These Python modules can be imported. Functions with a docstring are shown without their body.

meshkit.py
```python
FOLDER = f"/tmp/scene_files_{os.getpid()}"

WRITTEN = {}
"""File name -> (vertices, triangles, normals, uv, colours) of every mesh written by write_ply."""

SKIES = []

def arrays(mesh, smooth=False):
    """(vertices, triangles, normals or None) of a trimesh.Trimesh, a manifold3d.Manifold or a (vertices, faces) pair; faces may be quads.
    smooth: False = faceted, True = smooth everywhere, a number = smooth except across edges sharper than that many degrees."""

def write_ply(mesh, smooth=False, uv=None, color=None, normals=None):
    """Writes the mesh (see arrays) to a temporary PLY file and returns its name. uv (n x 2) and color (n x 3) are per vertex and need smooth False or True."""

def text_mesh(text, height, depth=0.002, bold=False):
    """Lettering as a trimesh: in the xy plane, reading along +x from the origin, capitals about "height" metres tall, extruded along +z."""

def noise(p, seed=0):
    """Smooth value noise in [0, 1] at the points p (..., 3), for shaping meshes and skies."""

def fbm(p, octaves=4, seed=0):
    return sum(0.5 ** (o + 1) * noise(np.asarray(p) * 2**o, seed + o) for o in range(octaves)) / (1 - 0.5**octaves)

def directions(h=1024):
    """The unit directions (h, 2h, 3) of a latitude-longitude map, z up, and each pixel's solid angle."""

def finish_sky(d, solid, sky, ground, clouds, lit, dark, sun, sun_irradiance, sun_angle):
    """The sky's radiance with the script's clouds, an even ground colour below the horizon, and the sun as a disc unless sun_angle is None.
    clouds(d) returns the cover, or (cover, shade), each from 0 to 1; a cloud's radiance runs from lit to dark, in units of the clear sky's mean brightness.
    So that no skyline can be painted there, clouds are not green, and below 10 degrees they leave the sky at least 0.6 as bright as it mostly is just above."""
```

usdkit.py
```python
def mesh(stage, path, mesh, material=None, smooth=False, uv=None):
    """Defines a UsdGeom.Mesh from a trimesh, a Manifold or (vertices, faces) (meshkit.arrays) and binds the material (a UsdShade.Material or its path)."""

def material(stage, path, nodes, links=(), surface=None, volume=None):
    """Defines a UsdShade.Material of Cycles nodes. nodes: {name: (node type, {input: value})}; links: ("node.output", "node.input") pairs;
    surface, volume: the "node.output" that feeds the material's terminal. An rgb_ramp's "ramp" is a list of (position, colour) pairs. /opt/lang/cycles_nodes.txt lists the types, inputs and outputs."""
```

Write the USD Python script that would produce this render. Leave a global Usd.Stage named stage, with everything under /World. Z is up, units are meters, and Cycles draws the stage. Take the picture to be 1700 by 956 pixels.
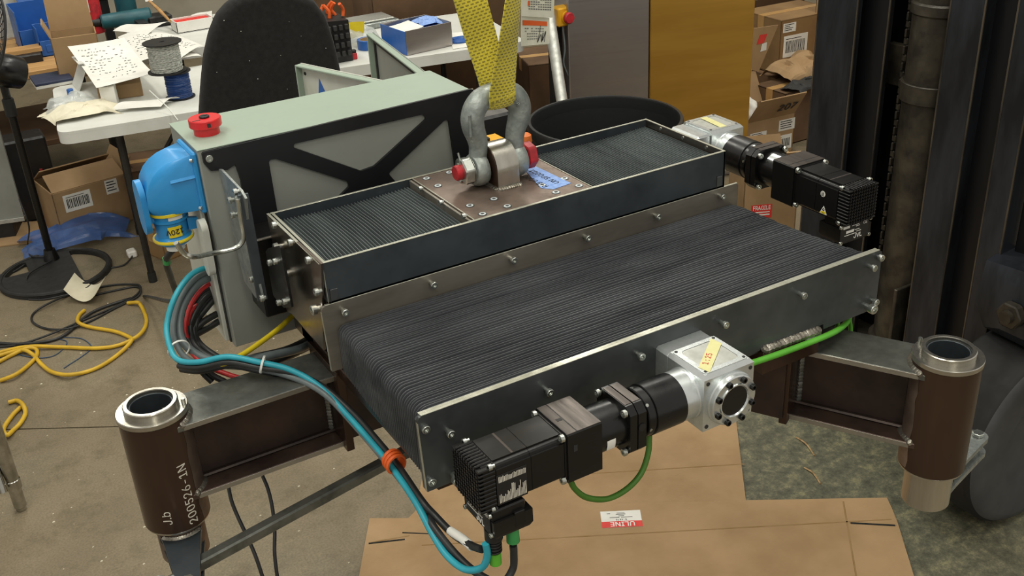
import math, random
import numpy as np, trimesh, usdkit, meshkit
from pxr import Usd, UsdGeom, UsdLux, UsdShade, Gf, Sdf, Vt
from shapely.geometry import Polygon, Point, LineString, box as sbox
from scipy.spatial.transform import Rotation

stage = Usd.Stage.CreateInMemory()
UsdGeom.SetStageUpAxis(stage, UsdGeom.Tokens.z)
UsdGeom.SetStageMetersPerUnit(stage, 1.0)
UsdGeom.Xform.Define(stage, '/World')
rng = random.Random(7)
nrng = np.random.RandomState(11)

# ------------------------------------------------------------------ camera
FPX = 1745.96                                     # focal length in pixels of a 1700 px wide picture
RC = Rotation.from_rotvec([1.97563609, -0.574113212, 0.2825952]).as_matrix()   # world -> camera (x right, y down, z forward)
EYE = np.array([-0.4506, -1.0893, 2.0])
cam = UsdGeom.Camera.Define(stage, '/World/camera')
cm = np.eye(4)
cm[0, :3], cm[1, :3], cm[2, :3], cm[3, :3] = RC[0], -RC[1], -RC[2], EYE
cam.AddTransformOp().Set(Gf.Matrix4d(cm.tolist()))
cam.CreateHorizontalApertureAttr(36.0)
cam.CreateVerticalApertureAttr(36.0 * 956 / 1700)
cam.CreateFocalLengthAttr(FPX * 36.0 / 1700)
cam.CreateClippingRangeAttr(Gf.Vec2f(0.05, 60))
cam.CreateExposureAttr(0.0)


def P(px, py, x=None, y=None, z=None):
    """The point of the room seen at a picture position, on the plane x=, y= or z= (metres) where the thing really stands."""
    d = RC.T @ np.array([(px - 850) / FPX, (py - 478) / FPX, 1.0])
    k, v = (0, x) if x is not None else (1, y) if y is not None else (2, z)
    return EYE + d * ((v - EYE[k]) / d[k])


ZM = 1.215                                        # height of the machine's reference corner above the floor


def PM(px, py, x=None, y=None, z=None):
    p = P(px, py, x, y, None if z is None else z + ZM)
    return p - [0, 0, ZM]


# ------------------------------------------------------------------ light
def rect_light(name, loc, w, h, power, color=(1.0, 0.975, 0.86), tilt=(0, 0, 0)):
    l = UsdLux.RectLight.Define(stage, '/World/' + name)
    l.AddTranslateOp().Set(Gf.Vec3d(*loc))
    if any(tilt):
        l.AddRotateXYZOp().Set(Gf.Vec3f(*tilt))
    l.CreateWidthAttr(w)
    l.CreateHeightAttr(h)
    l.CreateIntensityAttr(power)
    l.CreateColorAttr(Gf.Vec3f(*color))
    return l


LP = 12.6  # ceiling lights out of view, placed to light the machine and tables from above
rect_light('unseen_ceiling_light', (-1.2, 0.4, 4.3), 0.5, 2.6, LP)
rect_light('unseen_ceiling_light_001', (1.2, 0.4, 4.3), 0.5, 2.6, LP)
rect_light('unseen_ceiling_light_002', (3.4, 0.8, 4.3), 0.5, 2.6, LP)
rect_light('unseen_ceiling_light_003', (0.2, 4.2, 4.3), 0.5, 2.6, LP)
rect_light('unseen_ceiling_light_004', (2.8, 4.2, 4.3), 0.5, 2.6, LP)
rect_light('unseen_ceiling_light_005', (-0.6, -3.2, 4.3), 0.5, 2.6, LP)
dome = UsdLux.DomeLight.Define(stage, '/World/room_bounce')
dome.CreateIntensityAttr(0.19)
dome.CreateColorAttr(Gf.Vec3f(1.0, 0.95, 0.86))


# ------------------------------------------------------------------ materials
def lin(c):
    if isinstance(c, str):
        c = [int(c[i:i + 2], 16) for i in (1, 3, 5)]
    c = np.array(c, float) / 255
    return tuple(np.where(c < 0.04045, c / 12.92, ((c + 0.055) / 1.055) ** 2.4))


MATS = {}


def mat(name, c, c2=None, rough=0.5, metal=0.0, scale=12.0, stretch=(1, 1, 1), bump=0.0, bscale=None, bstretch=None, detail=4.0,
        spec=0.5, coat=0.0, rvar=0.08, lo=0.35, hi=0.65, trans=0.0, alpha=1.0, emit=0.0, sheen=0.0, aniso=0.0, extra=None):
    """Principled material whose colour wanders between c and c2 by noise, with rough and bump noise."""
    a = lin(c)
    b = lin(c2) if c2 is not None else tuple(min(1, x * 0.8) for x in a)
    n = {'geo': ('geometry', {}), 'map': ('mapping', {'mapping_type': 'point', 'scale': stretch}),
         'noise': ('noise_texture', {'scale': scale, 'detail': detail, 'roughness': 0.6}),
         'ramp': ('rgb_ramp', {'ramp': [(0, a), (lo, a), (hi, b), (1, b)]}),
         'rr': ('map_range', {'from_min': 0.3, 'from_max': 0.7, 'to_min': max(0.02, rough - rvar), 'to_max': min(1, rough + rvar)}),
         'p': ('principled_bsdf', {'metallic': metal, 'specular_ior_level': spec, 'coat_weight': coat, 'coat_roughness': 0.15, 'transmission_weight': trans, 'alpha': alpha,
                                   'sheen_weight': sheen})}
    l = [('geo.position', 'map.vector'), ('map.vector', 'noise.vector'), ('noise.fac', 'ramp.fac'), ('ramp.color', 'p.base_color'), ('noise.fac', 'rr.value'), ('rr.result', 'p.roughness')]
    if emit:
        n['p'][1].update(emission_strength=emit, emission_color=a)
    if bump:
        n['bmap'] = ('mapping', {'mapping_type': 'point', 'scale': bstretch or stretch})
        n['bn'] = ('noise_texture', {'scale': bscale or scale * 6, 'detail': 3.0})
        n['bump'] = ('bump', {'strength': 1.0, 'distance': bump})
        l += [('geo.position', 'bmap.vector'), ('bmap.vector', 'bn.vector'), ('bn.fac', 'bump.height'), ('bump.normal', 'p.normal')]
    if extra:
        extra(n, l)
    MATS[name] = usdkit.material(stage, '/World/Looks/' + name, n, l, surface='p.BSDF')
    return MATS[name]


mat('steel_plate', '#51585d', '#383e43', rough=0.40, metal=0.55, scale=9, bump=0.0002, bscale=60, spec=0.5)
mat('steel_front', '#606465', '#424648', rough=0.38, metal=0.55, scale=7, bump=0.0002, bscale=60)
mat('steel_edge', '#c9c9ba', '#a5a596', rough=0.38, metal=0.7, scale=25)
mat('steel_polished', '#b9aca0', '#958a82', rough=0.27, metal=1.0, scale=6, stretch=(1, 1, .4), rvar=.06)
mat('steel_strip', '#a19b90', '#7d786f', rough=0.42, metal=0.7, scale=14, stretch=(.3, 1, 1))
mat('zinc', '#d5d8d2', '#a9ada6', rough=0.28, metal=0.95, scale=60)
mat('screw_bright', '#dfe6e8', '#c3cccf', rough=0.4, metal=0.3, scale=60)
mat('bellows_fabric', '#515457', '#393c3f', rough=0.48, scale=18, stretch=(.25, 1, 1), bump=0.0006, bscale=90, bstretch=(.3, 1, 1), spec=.35)
mat('bellows_fabric_upper', '#5a6162', '#414748', rough=0.48, scale=18, stretch=(1, .25, 1), bump=0.0005, bscale=90, bstretch=(1, .3, 1), spec=.35)
mat('brown_steel', '#4f3c31', '#392a22', rough=0.25, metal=0.55, scale=7, stretch=(1, 1, .25), bump=0.0002, bscale=60)
mat('brown_plate', '#87766b', '#5f5249', rough=0.42, metal=0.6, scale=11, bump=0.0003, bscale=70)
mat('beam_web', '#46362f', '#2d2420', rough=0.42, metal=0.45, scale=9, bump=0.0003, bscale=50)
mat('beam_flange', '#767771', '#565752', rough=0.4, metal=0.65, scale=26, bump=0.0006, bscale=45)
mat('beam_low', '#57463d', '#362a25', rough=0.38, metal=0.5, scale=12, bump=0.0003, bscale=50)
mat('weld', '#a49f94', '#6d675e', rough=0.35, metal=0.85, scale=80, bump=0.001, bscale=150)
mat('ground_steel', '#c9c6bd', '#a5a197', rough=0.24, metal=0.95, scale=20, stretch=(1, 1, .1))
mat('aluminium', '#dfe4e4', '#cbd0d0', rough=0.28, metal=0.82, scale=22)
mat('aluminium_dull', '#c8c9c3', '#aeb0a9', rough=0.45, metal=0.7, scale=30)
mat('black_anodised', '#131314', '#0c0c0d', rough=0.28, metal=0.25, scale=30, spec=.6)
mat('black_satin', '#1c1b1b', '#121212', rough=0.34, metal=0.3, scale=25, stretch=(.2, 1, 1))
mat('brushed_dark', '#6a625d', '#4c4744', rough=0.38, metal=0.7, scale=60, stretch=(1, .05, 1))
mat('black_plastic', '#1a1a1b', '#101011', rough=0.5, scale=30)
mat('black_rubber', '#262626', '#1a1a1a', rough=0.6, scale=30)
mat('galvanised', '#a9aeab', '#868c8a', rough=0.42, metal=0.75, scale=55, bump=0.0006, bscale=160)
mat('shackle_zinc', '#a4aaa6', '#828a86', rough=0.45, metal=0.6, scale=40, bump=0.0009, bscale=120)
mat('red_paint', '#c01f2b', '#8f1a22', rough=0.45, scale=40)
mat('red_plastic', '#dd2027', '#c81c22', rough=0.35, scale=20, coat=.2)
mat('cabinet_grey_lit', '#9aaa9b', '#91a192', rough=0.42, scale=4, bump=0.0001, bscale=300)  # paler, greener copy of the front's paint: overhead light put into the colour
mat('cabinet_front', '#8f928c', '#878a84', rough=0.45, scale=4, bump=0.0001, bscale=300)
mat('cabinet_white', '#c9cbc2', '#b8baaf', rough=0.45, scale=8)
mat('gasket', '#2c2c2b', rough=0.7)
mat('truss_black', '#2d2e31', '#202124', rough=0.42, metal=0.5, scale=7)
mat('plug_blue', '#2a8fd0', '#2384c2', rough=0.42, scale=10, coat=.1)
mat('plug_yellow', '#e6cf28', '#d8bf20', rough=0.45, scale=20)
mat('strap_label', '#d8d8c8', '#c4c4b2', rough=0.7, scale=20)
mat('orange', '#e2601f', '#d0561a', rough=0.55)
mat('teal_cable', '#2fa3b5', '#2893a5', rough=0.4, scale=20)
mat('black_cable', '#2a2b2c', '#1d1e1f', rough=0.45, scale=15)
mat('grey_cable', '#6a7375', '#596264', rough=0.45, scale=15)
mat('red_cable', '#c22b2b', '#a82525', rough=0.45)
mat('yellow_cable', '#e0c926', '#d2ba1e', rough=0.45)
mat('yellow_cord', '#d8b02c', '#c09a22', rough=0.5)
mat('green_cable', '#62b837', '#52a32c', rough=0.42)
mat('green_dark', '#4f7f2a', '#42701f', rough=0.42)
mat('green_cap', '#3f9a55', '#348a49', rough=0.45)
mat('white_tie', '#e4e6e0', '#d2d4ce', rough=0.4)
mat('blue_wire', '#3a5577', '#2c4463', rough=0.4)
mat('cardboard', '#a88a64', '#997c58', rough=0.8, scale=5, stretch=(1, 1, 1), bump=0.0004, bscale=60, bstretch=(1, 5, 1))
mat('cardboard_b', '#8f7048', '#7f623d', rough=0.8, scale=5, bump=0.0004, bscale=60)
mat('cardboard_dark', '#6b5037', '#59422c', rough=0.82, scale=4, bump=0.0004, bscale=60)
mat('cardboard_edge', '#b5966c', '#86683f', rough=0.85, scale=90)
mat('cardboard_crease', '#937650', '#86693f', rough=0.85, scale=12)
mat('tape_tan', '#c29a64', '#b48c58', rough=0.3, scale=10)
mat('paper', '#e9e8e2', '#dddcd4', rough=0.75, scale=10)
mat('paper_cream', '#e0dac4', '#d4cdb4', rough=0.75, scale=10)
mat('ink', '#2a2a2a', rough=0.7)
mat('ink_grey', '#6d6c69', rough=0.7)
mat('ink_red', '#c8262c', '#b82026', rough=0.6)
mat('label_red', '#dd3b33', '#d2342d', rough=0.55)
mat('white_paint', '#d9d5c9', '#b7b2a5', rough=0.6, scale=60)
mat('masking_tape', '#d9d59a', '#cfca8d', rough=0.65, scale=30)
mat('blue_tape', '#7397d6', '#94b0e4', rough=0.7, scale=120)
mat('table_white', '#d7d8d3', '#cccdc6', rough=0.5, scale=8, bump=0.0002, bscale=200)
mat('dark_tube', '#33312f', '#272523', rough=0.42, metal=0.4, scale=20)
mat('chair_fabric', '#121111', '#0d0c0c', rough=0.95, scale=60, bump=0.0008, bscale=400, sheen=.05)
mat('blue_plastic', '#2a62b0', '#2258a4', rough=0.4, scale=10)
mat('blue_bag', '#4f74b4', '#3f62a0', rough=0.2, scale=14, alpha=0.5)
mat('teal_plastic', '#1f5a64', '#174a53', rough=0.45)
mat('navy', '#2b3550', '#232c44', rough=0.6)
mat('wood', '#c49a63', '#a97f4c', rough=0.65, scale=6, stretch=(.5, 6, 6))
mat('spool_silver', '#c8cac2', '#6e726a', rough=0.4, scale=90, stretch=(1, 1, 4), bump=0.002, bscale=120, bstretch=(.4, .4, 3))
mat('spool_blue', '#25457f', '#16305f', rough=0.35, scale=80, stretch=(1, 1, 4), bump=0.002, bscale=120, bstretch=(.3, .3, 3))
mat('clear_film', '#dfe3e2', '#c9cfcf', rough=0.15, alpha=0.35, scale=20)
mat('tub_plastic', '#1e2021', '#151617', rough=0.5, scale=14, bump=0.0004, bscale=50)
mat('stainless', '#b3adaa', '#a19b98', rough=0.34, metal=0.9, scale=7, stretch=(.15, .15, 5), rvar=.05)
mat('stainless_gold', '#bd923e', '#a57b2e', rough=0.42, metal=0.6, scale=3, stretch=(.3, .3, 2.5), rvar=.05)
mat('mast_steel', '#1c1d21', '#131416', rough=0.42, metal=0.5, scale=9, stretch=(1, 1, .2), bump=0.0006, bscale=40, bstretch=(1, 1, .3))
mat('mast_worn', '#3a3e46', '#212327', rough=0.4, metal=0.6, scale=13, stretch=(1, 1, .25), bump=0.0006, bscale=50)
mat('mast_edge', '#5c5448', '#2a2825', rough=0.45, metal=0.5, scale=18, stretch=(1, 1, .15), lo=.4, hi=.6)
mat('mast_oily', '#49443a', '#26231f', rough=0.38, metal=0.35, scale=14, bump=0.001, bscale=40)
mat('tire', '#454647', '#3b3c3d', rough=0.6, scale=8)
mat('grey_lid', '#5d5b58', '#4e4c4a', rough=0.5)
mat('tread', '#161616', '#101010', rough=0.75)
mat('grey_panel', '#8d8f88', '#7f817a', rough=0.4, scale=6)
mat('chrome', '#c4c2bb', '#9d9b94', rough=0.2, metal=1.0, scale=18)
mat('yellow_paint', '#e3a921', '#d49b1a', rough=0.4)
mat('orange_plastic', '#d7722e', '#c4622a', rough=0.5)
mat('wall_concrete', '#a39d8c', '#8f8979', rough=0.85, scale=2.2, bump=0.001, bscale=30)
mat('seam_dark', '#1c1b19', rough=.9)


def floor_mat():
    n = {'geo': ('geometry', {}), 'n1': ('noise_texture', {'scale': 1.3, 'detail': 6.0, 'roughness': 0.62}), 'n2': ('noise_texture', {'scale': 7.0, 'detail': 10.0, 'roughness': 0.75}),
         'n3': ('noise_texture', {'scale': 160.0, 'detail': 3.0}), 'sep': ('separate_xyz', {}),
         'r1': ('rgb_ramp', {'ramp': [(0, lin('#6d624f')), (0.42, lin('#7b6f5a')), (0.58, lin('#897c66')), (1, lin('#978a70'))]}),
         'r2': ('rgb_ramp', {'ramp': [(0, (.45, .45, .42)), (0.36, (.72, .72, .68)), (0.5, (1, 1, 1)), (1, (1.0, 1.0, 1.0))]}),
         'mx': ('mix_color', {'blend_type': 'multiply', 'fac': 1.0}),
         'r3': ('rgb_ramp', {'ramp': [(0, (.5, .5, .46)), (0.40, (.86, .86, .83)), (0.55, (1, 1, 1)), (1, (1.25, 1.24, 1.2))]}),
         'mx3': ('mix_color', {'blend_type': 'multiply', 'fac': 1.0, 'use_clamp_result': False}),
         # the oil-stained, greenish patch of floor under the forklift
         'sub': ('mapping', {'mapping_type': 'point', 'location': (-1.5, -.62, 0), 'scale': (.92, .92, 0)}),
         'gr': ('gradient_texture', {'gradient_type': 'spherical'}), 'dn': ('math', {'math_type': 'multiply_add', 'value2': 1.2, 'value3': -0.35}),
         'ad': ('math', {'math_type': 'add', 'use_clamp': True}), 'st': ('rgb_ramp', {'ramp': [(0, (0, 0, 0)), (0.25, (0, 0, 0)), (0.55, (.85, .85, .85)), (1, (1, 1, 1))]}),
         'oil': ('rgb_ramp', {'ramp': [(0, lin('#2c2d24')), (0.40, lin('#434437')), (0.52, lin('#626150')), (0.64, lin('#918c68')), (1, lin('#9a9571'))]}),
         'no': ('noise_texture', {'scale': 20.0, 'detail': 12.0, 'roughness': 0.85}),
         'mo': ('mix_color', {'blend_type': 'mix'}),
         'bump': ('bump', {'strength': 1.0, 'distance': 0.0012}), 'p': ('principled_bsdf', {'roughness': 0.55, 'specular_ior_level': 0.4})}
    l = [('geo.position', f'{k}.vector') for k in ('n1', 'n2', 'n3', 'sub', 'no')]
    l += [('n1.fac', 'r1.fac'), ('n2.fac', 'r2.fac'), ('r1.color', 'mx.a'), ('r2.color', 'mx.b'), ('n3.fac', 'r3.fac'), ('mx.result', 'mx3.a'), ('r3.color', 'mx3.b'),
          ('sub.vector', 'gr.vector'), ('n1.fac', 'dn.value1'), ('gr.fac', 'ad.value1'), ('dn.value', 'ad.value2'), ('ad.value', 'st.fac'), ('no.fac', 'oil.fac'),
          ('mx3.result', 'mo.a'), ('oil.color', 'mo.b'), ('st.color', 'mo.fac'), ('mo.result', 'p.base_color'), ('n2.fac', 'bump.height'), ('bump.normal', 'p.normal')]
    MATS['floor_concrete'] = usdkit.material(stage, '/World/Looks/floor_concrete', n, l, surface='p.BSDF')


floor_mat()


def strap_mat():
    n = {'tc': ('texture_coordinate', {}), 'br': ('brick_texture', {'color1': lin('#8a7f2c'), 'color2': lin('#a09433'), 'mortar': lin('#d8c83a'), 'scale': 1.0, 'mortar_size': 0.0020, 'mortar_smooth': .5,
                                                             'brick_width': 0.0074, 'row_height': 0.0054}),
         'geo': ('geometry', {}), 'no': ('noise_texture', {'scale': 9.0, 'detail': 5.0}), 'rp': ('rgb_ramp', {'ramp': [(0, (.45, .45, .43)), (.4, (.72, .72, .7)), (.56, (1, 1, 1)), (1, (1, 1, 1))]}),
         'mx': ('mix_color', {'blend_type': 'multiply', 'fac': 1.0}), 'bump': ('bump', {'strength': .8, 'distance': 0.001, 'invert': True}), 'p': ('principled_bsdf', {'roughness': 0.75, 'sheen_weight': .2})}
    l = [('tc.UV', 'br.vector'), ('geo.position', 'no.vector'), ('no.fac', 'rp.fac'), ('br.color', 'mx.a'), ('rp.color', 'mx.b'), ('mx.result', 'p.base_color'), ('br.fac', 'bump.height'), ('bump.normal', 'p.normal')]
    MATS['strap_yellow'] = usdkit.material(stage, '/World/Looks/strap_yellow', n, l, surface='p.BSDF')


strap_mat()


# ------------------------------------------------------------------ mesh helpers
def J(*ms):
    ms = [m for m in (x for g in ms for x in (g if isinstance(g, (list, tuple)) else [g])) if m is not None]
    return trimesh.util.concatenate(ms) if len(ms) > 1 else ms[0]


def T(v, f):
    f = np.asarray(f)
    if f.shape[1] == 4:
        f = np.vstack([f[:, [0, 1, 2]], f[:, [0, 2, 3]]])
    return trimesh.Trimesh(np.asarray(v, float), f, process=False)


def hull(pts):
    return trimesh.convex.convex_hull(np.asarray(pts, float))


def bx(x0, x1, y0, y1, z0, z1, b=0.001):
    """Box with chamfered edges."""
    b = min(b, abs(x1 - x0) * .45, abs(y1 - y0) * .45, abs(z1 - z0) * .45)
    if b <= 0:
        return hull([(x, y, z) for x in (x0, x1) for y in (y0, y1) for z in (z0, z1)])
    pts = []
    for x, sx in ((x0, 1), (x1, -1)):
        for y, sy in ((y0, 1), (y1, -1)):
            for z, sz in ((z0, 1), (z1, -1)):
                pts += [(x, y + sy * b, z + sz * b), (x + sx * b, y, z + sz * b), (x + sx * b, y + sy * b, z)]
    return hull(pts)


def frame(axis):
    a = np.asarray(axis, float)
    a = a / np.linalg.norm(a)
    u = np.cross([0, 0, 1.0] if abs(a[2]) < .9 else [1.0, 0, 0], a)
    u /= np.linalg.norm(u)
    return u, np.cross(a, u), a


def lathe(prof, o, axis=(0, 0, 1), n=40):
    """prof: (radius, height) pairs along axis from o."""
    u, v, a = frame(axis)
    prof = [(max(r, 0.0), h) for r, h in prof]
    ang = np.arange(n) * 2 * np.pi / n
    ring = np.cos(ang)[:, None] * u + np.sin(ang)[:, None] * v
    vs = np.vstack([np.asarray(o) + a * h + ring * r for r, h in prof])
    fs = []
    for i in range(len(prof) - 1):
        for j in range(n):
            k = (j + 1) % n
            fs.append((i * n + j, i * n + k, (i + 1) * n + k, (i + 1) * n + j))
    m = T(vs, fs)
    m.merge_vertices()
    m.update_faces(m.nondegenerate_faces())
    return m


def cyl(p, q, r, n=28, r2=None, b=0.0):
    p, q = np.asarray(p, float), np.asarray(q, float)
    L = np.linalg.norm(q - p)
    r2 = r if r2 is None else r2
    b = min(b, L * .4, r * .5)
    prof = [(0, 0), (r - b, 0), (r, b), (r2, L - b), (r2 - b, L), (0, L)] if b else [(0, 0), (r, 0), (r2, L), (0, L)]
    return lathe(prof, p, q - p, n)


def ringtube(p, q, ro, ri, n=40, b=0.0008):
    p, q = np.asarray(p, float), np.asarray(q, float)
    L = np.linalg.norm(q - p)
    return lathe([(ri, 0), (ro - b, 0), (ro, b), (ro, L - b), (ro - b, L), (ri + b, L), (ri, L - b), (ri, 0)], p, q - p, n)


def spline(pts, per=8, closed=False):
    p = np.asarray(pts, float)
    n = len(p)
    if n < 3:
        return p
    out = []
    for i in range(n if closed else n - 1):
        if closed:
            a, b, c, d = p[(i - 1) % n], p[i], p[(i + 1) % n], p[(i + 2) % n]
        else:
            b, c = p[i], p[i + 1]
            a = p[i - 1] if i else 2 * b - c
            d = p[i + 2] if i + 2 < n else 2 * c - b
        t = np.linspace(0, 1, per, endpoint=False)[:, None]
        out.append(.5 * (2 * b + (c - a) * t + (2 * a - 5 * b + 4 * c - d) * t ** 2 + (3 * b - a - 3 * c + d) * t ** 3))
    if not closed:
        out.append(p[-1:])
    return np.vstack(out)


def tube(pts, r, n=8, per=8, closed=False, sm=True):
    """Round bar or cable through pts, r a number or one radius per point; ends capped."""
    p = spline(pts, per, closed) if sm else np.asarray(pts, float)
    N = len(p)
    rr = np.interp(np.linspace(0, 1, N), np.linspace(0, 1, len(np.atleast_1d(r))), np.atleast_1d(r)) if np.ndim(r) else np.full(N, r)
    t = np.roll(p, -1, 0) - np.roll(p, 1, 0) if closed else np.gradient(p, axis=0)
    t /= np.linalg.norm(t, axis=1, keepdims=True) + 1e-12
    u = frame(t[0])[0]
    us = []
    for k in range(N):
        u = u - t[k] * (u @ t[k])
        u /= np.linalg.norm(u)
        us.append(u)
    us = np.array(us)
    ws = np.cross(t, us)
    ang = np.arange(n) * 2 * np.pi / n
    v = (p[:, None] + rr[:, None, None] * (np.cos(ang)[None, :, None] * us[:, None] + np.sin(ang)[None, :, None] * ws[:, None])).reshape(-1, 3)
    f = []
    for i in range(N if closed else N - 1):
        i2 = (i + 1) % N
        for j in range(n):
            k = (j + 1) % n
            f.append((i * n + j, i * n + k, i2 * n + k, i2 * n + j))
    f = np.array(f)
    f = np.vstack([f[:, [0, 1, 2]], f[:, [0, 2, 3]]])
    if not closed:
        v = np.vstack([v, p[0], p[-1]])
        c0, c1 = len(v) - 2, len(v) - 1
        j = np.arange(n)
        k = (j + 1) % n
        f = np.vstack([f, np.stack([k, j, np.full(n, c0)], 1), np.stack([(N - 1) * n + j, (N - 1) * n + k, np.full(n, c1)], 1)])
    return trimesh.Trimesh(v, f, process=False)


def bar(p, q, w, h, up=(0, 0, 1), b=0.0008):
    """Rectangular bar from p to q: w across, h along up."""
    p, q = np.asarray(p, float), np.asarray(q, float)
    L = np.linalg.norm(q - p)
    d = (q - p) / L
    s = np.cross(np.asarray(up, float), d)
    s /= np.linalg.norm(s)
    m = bx(0, L, -w / 2, w / 2, -h / 2, h / 2, b)
    M = np.eye(4)
    M[:3, 0], M[:3, 1], M[:3, 2], M[:3, 3] = d, s, np.cross(d, s), p
    m.apply_transform(M)
    return m


def place(m, o, u, v, n=None):
    """Moves a mesh made in x, y, z into the axes u, v, u x v at o."""
    u, v = np.asarray(u, float), np.asarray(v, float)
    u = u / np.linalg.norm(u)
    v = v - u * (u @ v)
    v /= np.linalg.norm(v)
    M = np.eye(4)
    M[:3, 0], M[:3, 1], M[:3, 2], M[:3, 3] = u, v, np.cross(u, v), o
    m = m.copy()
    m.apply_transform(M)
    return m


def plate(poly, o, u, v, t):
    """Extrudes a shapely polygon in (u, v) by t along u x v."""
    return place(trimesh.creation.extrude_polygon(poly, t), o, u, v)


def rrect(x0, y0, x1, y1, r, res=5):
    return sbox(x0 + r, y0 + r, x1 - r, y1 - r).buffer(r, quad_segs=res)


def rpoly(pts, r):
    """Polygon with rounded corners."""
    return Polygon(pts).buffer(-r).buffer(r, quad_segs=5)


def text(s, o, u, v, h, depth=0.0004, bold=False, center=False):
    m = meshkit.text_mesh(s, h, depth, bold)
    if center:
        c = m.bounds.mean(0)
        m.apply_translation([-c[0], -c[1], 0])
    return place(m, o, u, v)


def grid(fn, nu, nv, thick=0.0):
    """Surface fn(a, b) -> point for a, b in 0..1; with thick, a closed sheet."""
    a, b = np.meshgrid(np.linspace(0, 1, nu), np.linspace(0, 1, nv), indexing='ij')
    v = np.array([fn(x, y) for x, y in zip(a.ravel(), b.ravel())], float)
    i, j = np.meshgrid(np.arange(nu - 1), np.arange(nv - 1), indexing='ij')
    f = np.stack([i * nv + j, (i + 1) * nv + j, (i + 1) * nv + j + 1, i * nv + j + 1], -1).reshape(-1, 4)
    if not thick:
        return T(v, f)
    m = T(v, f)
    nrm = np.asarray(m.vertex_normals)
    w = v - nrm * thick
    N = len(v)
    e = []
    idx = np.arange(N).reshape(nu, nv)
    loop = list(idx[:, 0]) + list(idx[-1, 1:]) + list(idx[-2::-1, -1]) + list(idx[0, -2:0:-1])
    for k in range(len(loop)):
        p, q = loop[k], loop[(k + 1) % len(loop)]
        e.append((q, p, p + N, q + N))
    return T(np.vstack([v, w]), np.vstack([f, f[:, ::-1] + N, np.array(e)]))


def bolt(p, axis, r, h, shank=0.0, rs=None):
    """Socket head cap screw, its base at p, standing out along axis; shank: the bare length or spacer under the head."""
    u, v, a = frame(axis)
    p = np.asarray(p, float)
    ms = []
    if shank:
        ms.append(cyl(p, p + a * shank, rs or r * .6, 12))
    q = p + a * shank
    ms.append(lathe([(0, 0), (r, 0), (r, h * .85), (r * .88, h), (r * .5, h), (r * .5, h * .45), (0, h * .45)], q, a, 16))
    return J(ms)


def hexnut(p, axis, r, h, spin=0.0):
    u, v, a = frame(axis)
    p = np.asarray(p, float)
    pts = []
    for k in range(6):
        t = spin + k * math.pi / 3
        for s in (-.12, .12):
            d = math.cos(t + s) * u + math.sin(t + s) * v
            pts += [p + d * r + a * h * .12, p + d * r + a * h * .88]
        d = math.cos(t) * u + math.sin(t) * v
        pts += [p + d * r * .93, p + d * r * .93 + a * h]
    return hull(pts)


# ------------------------------------------------------------------ prim helpers
USED = {}
BASE = {}


def numbered(parent, name):
    k = parent + '/' + name
    c = USED.get(k, 0)
    USED[k] = c + 1
    return k if c == 0 else f'{k}_{c:03d}'


def tag(prim, label=None, cat=None, group=None, kind=None):
    for k, v in (('label', label), ('category', cat), ('group', group), ('kind', kind)):
        if v:
            prim.SetCustomDataByKey(k, v)


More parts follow.
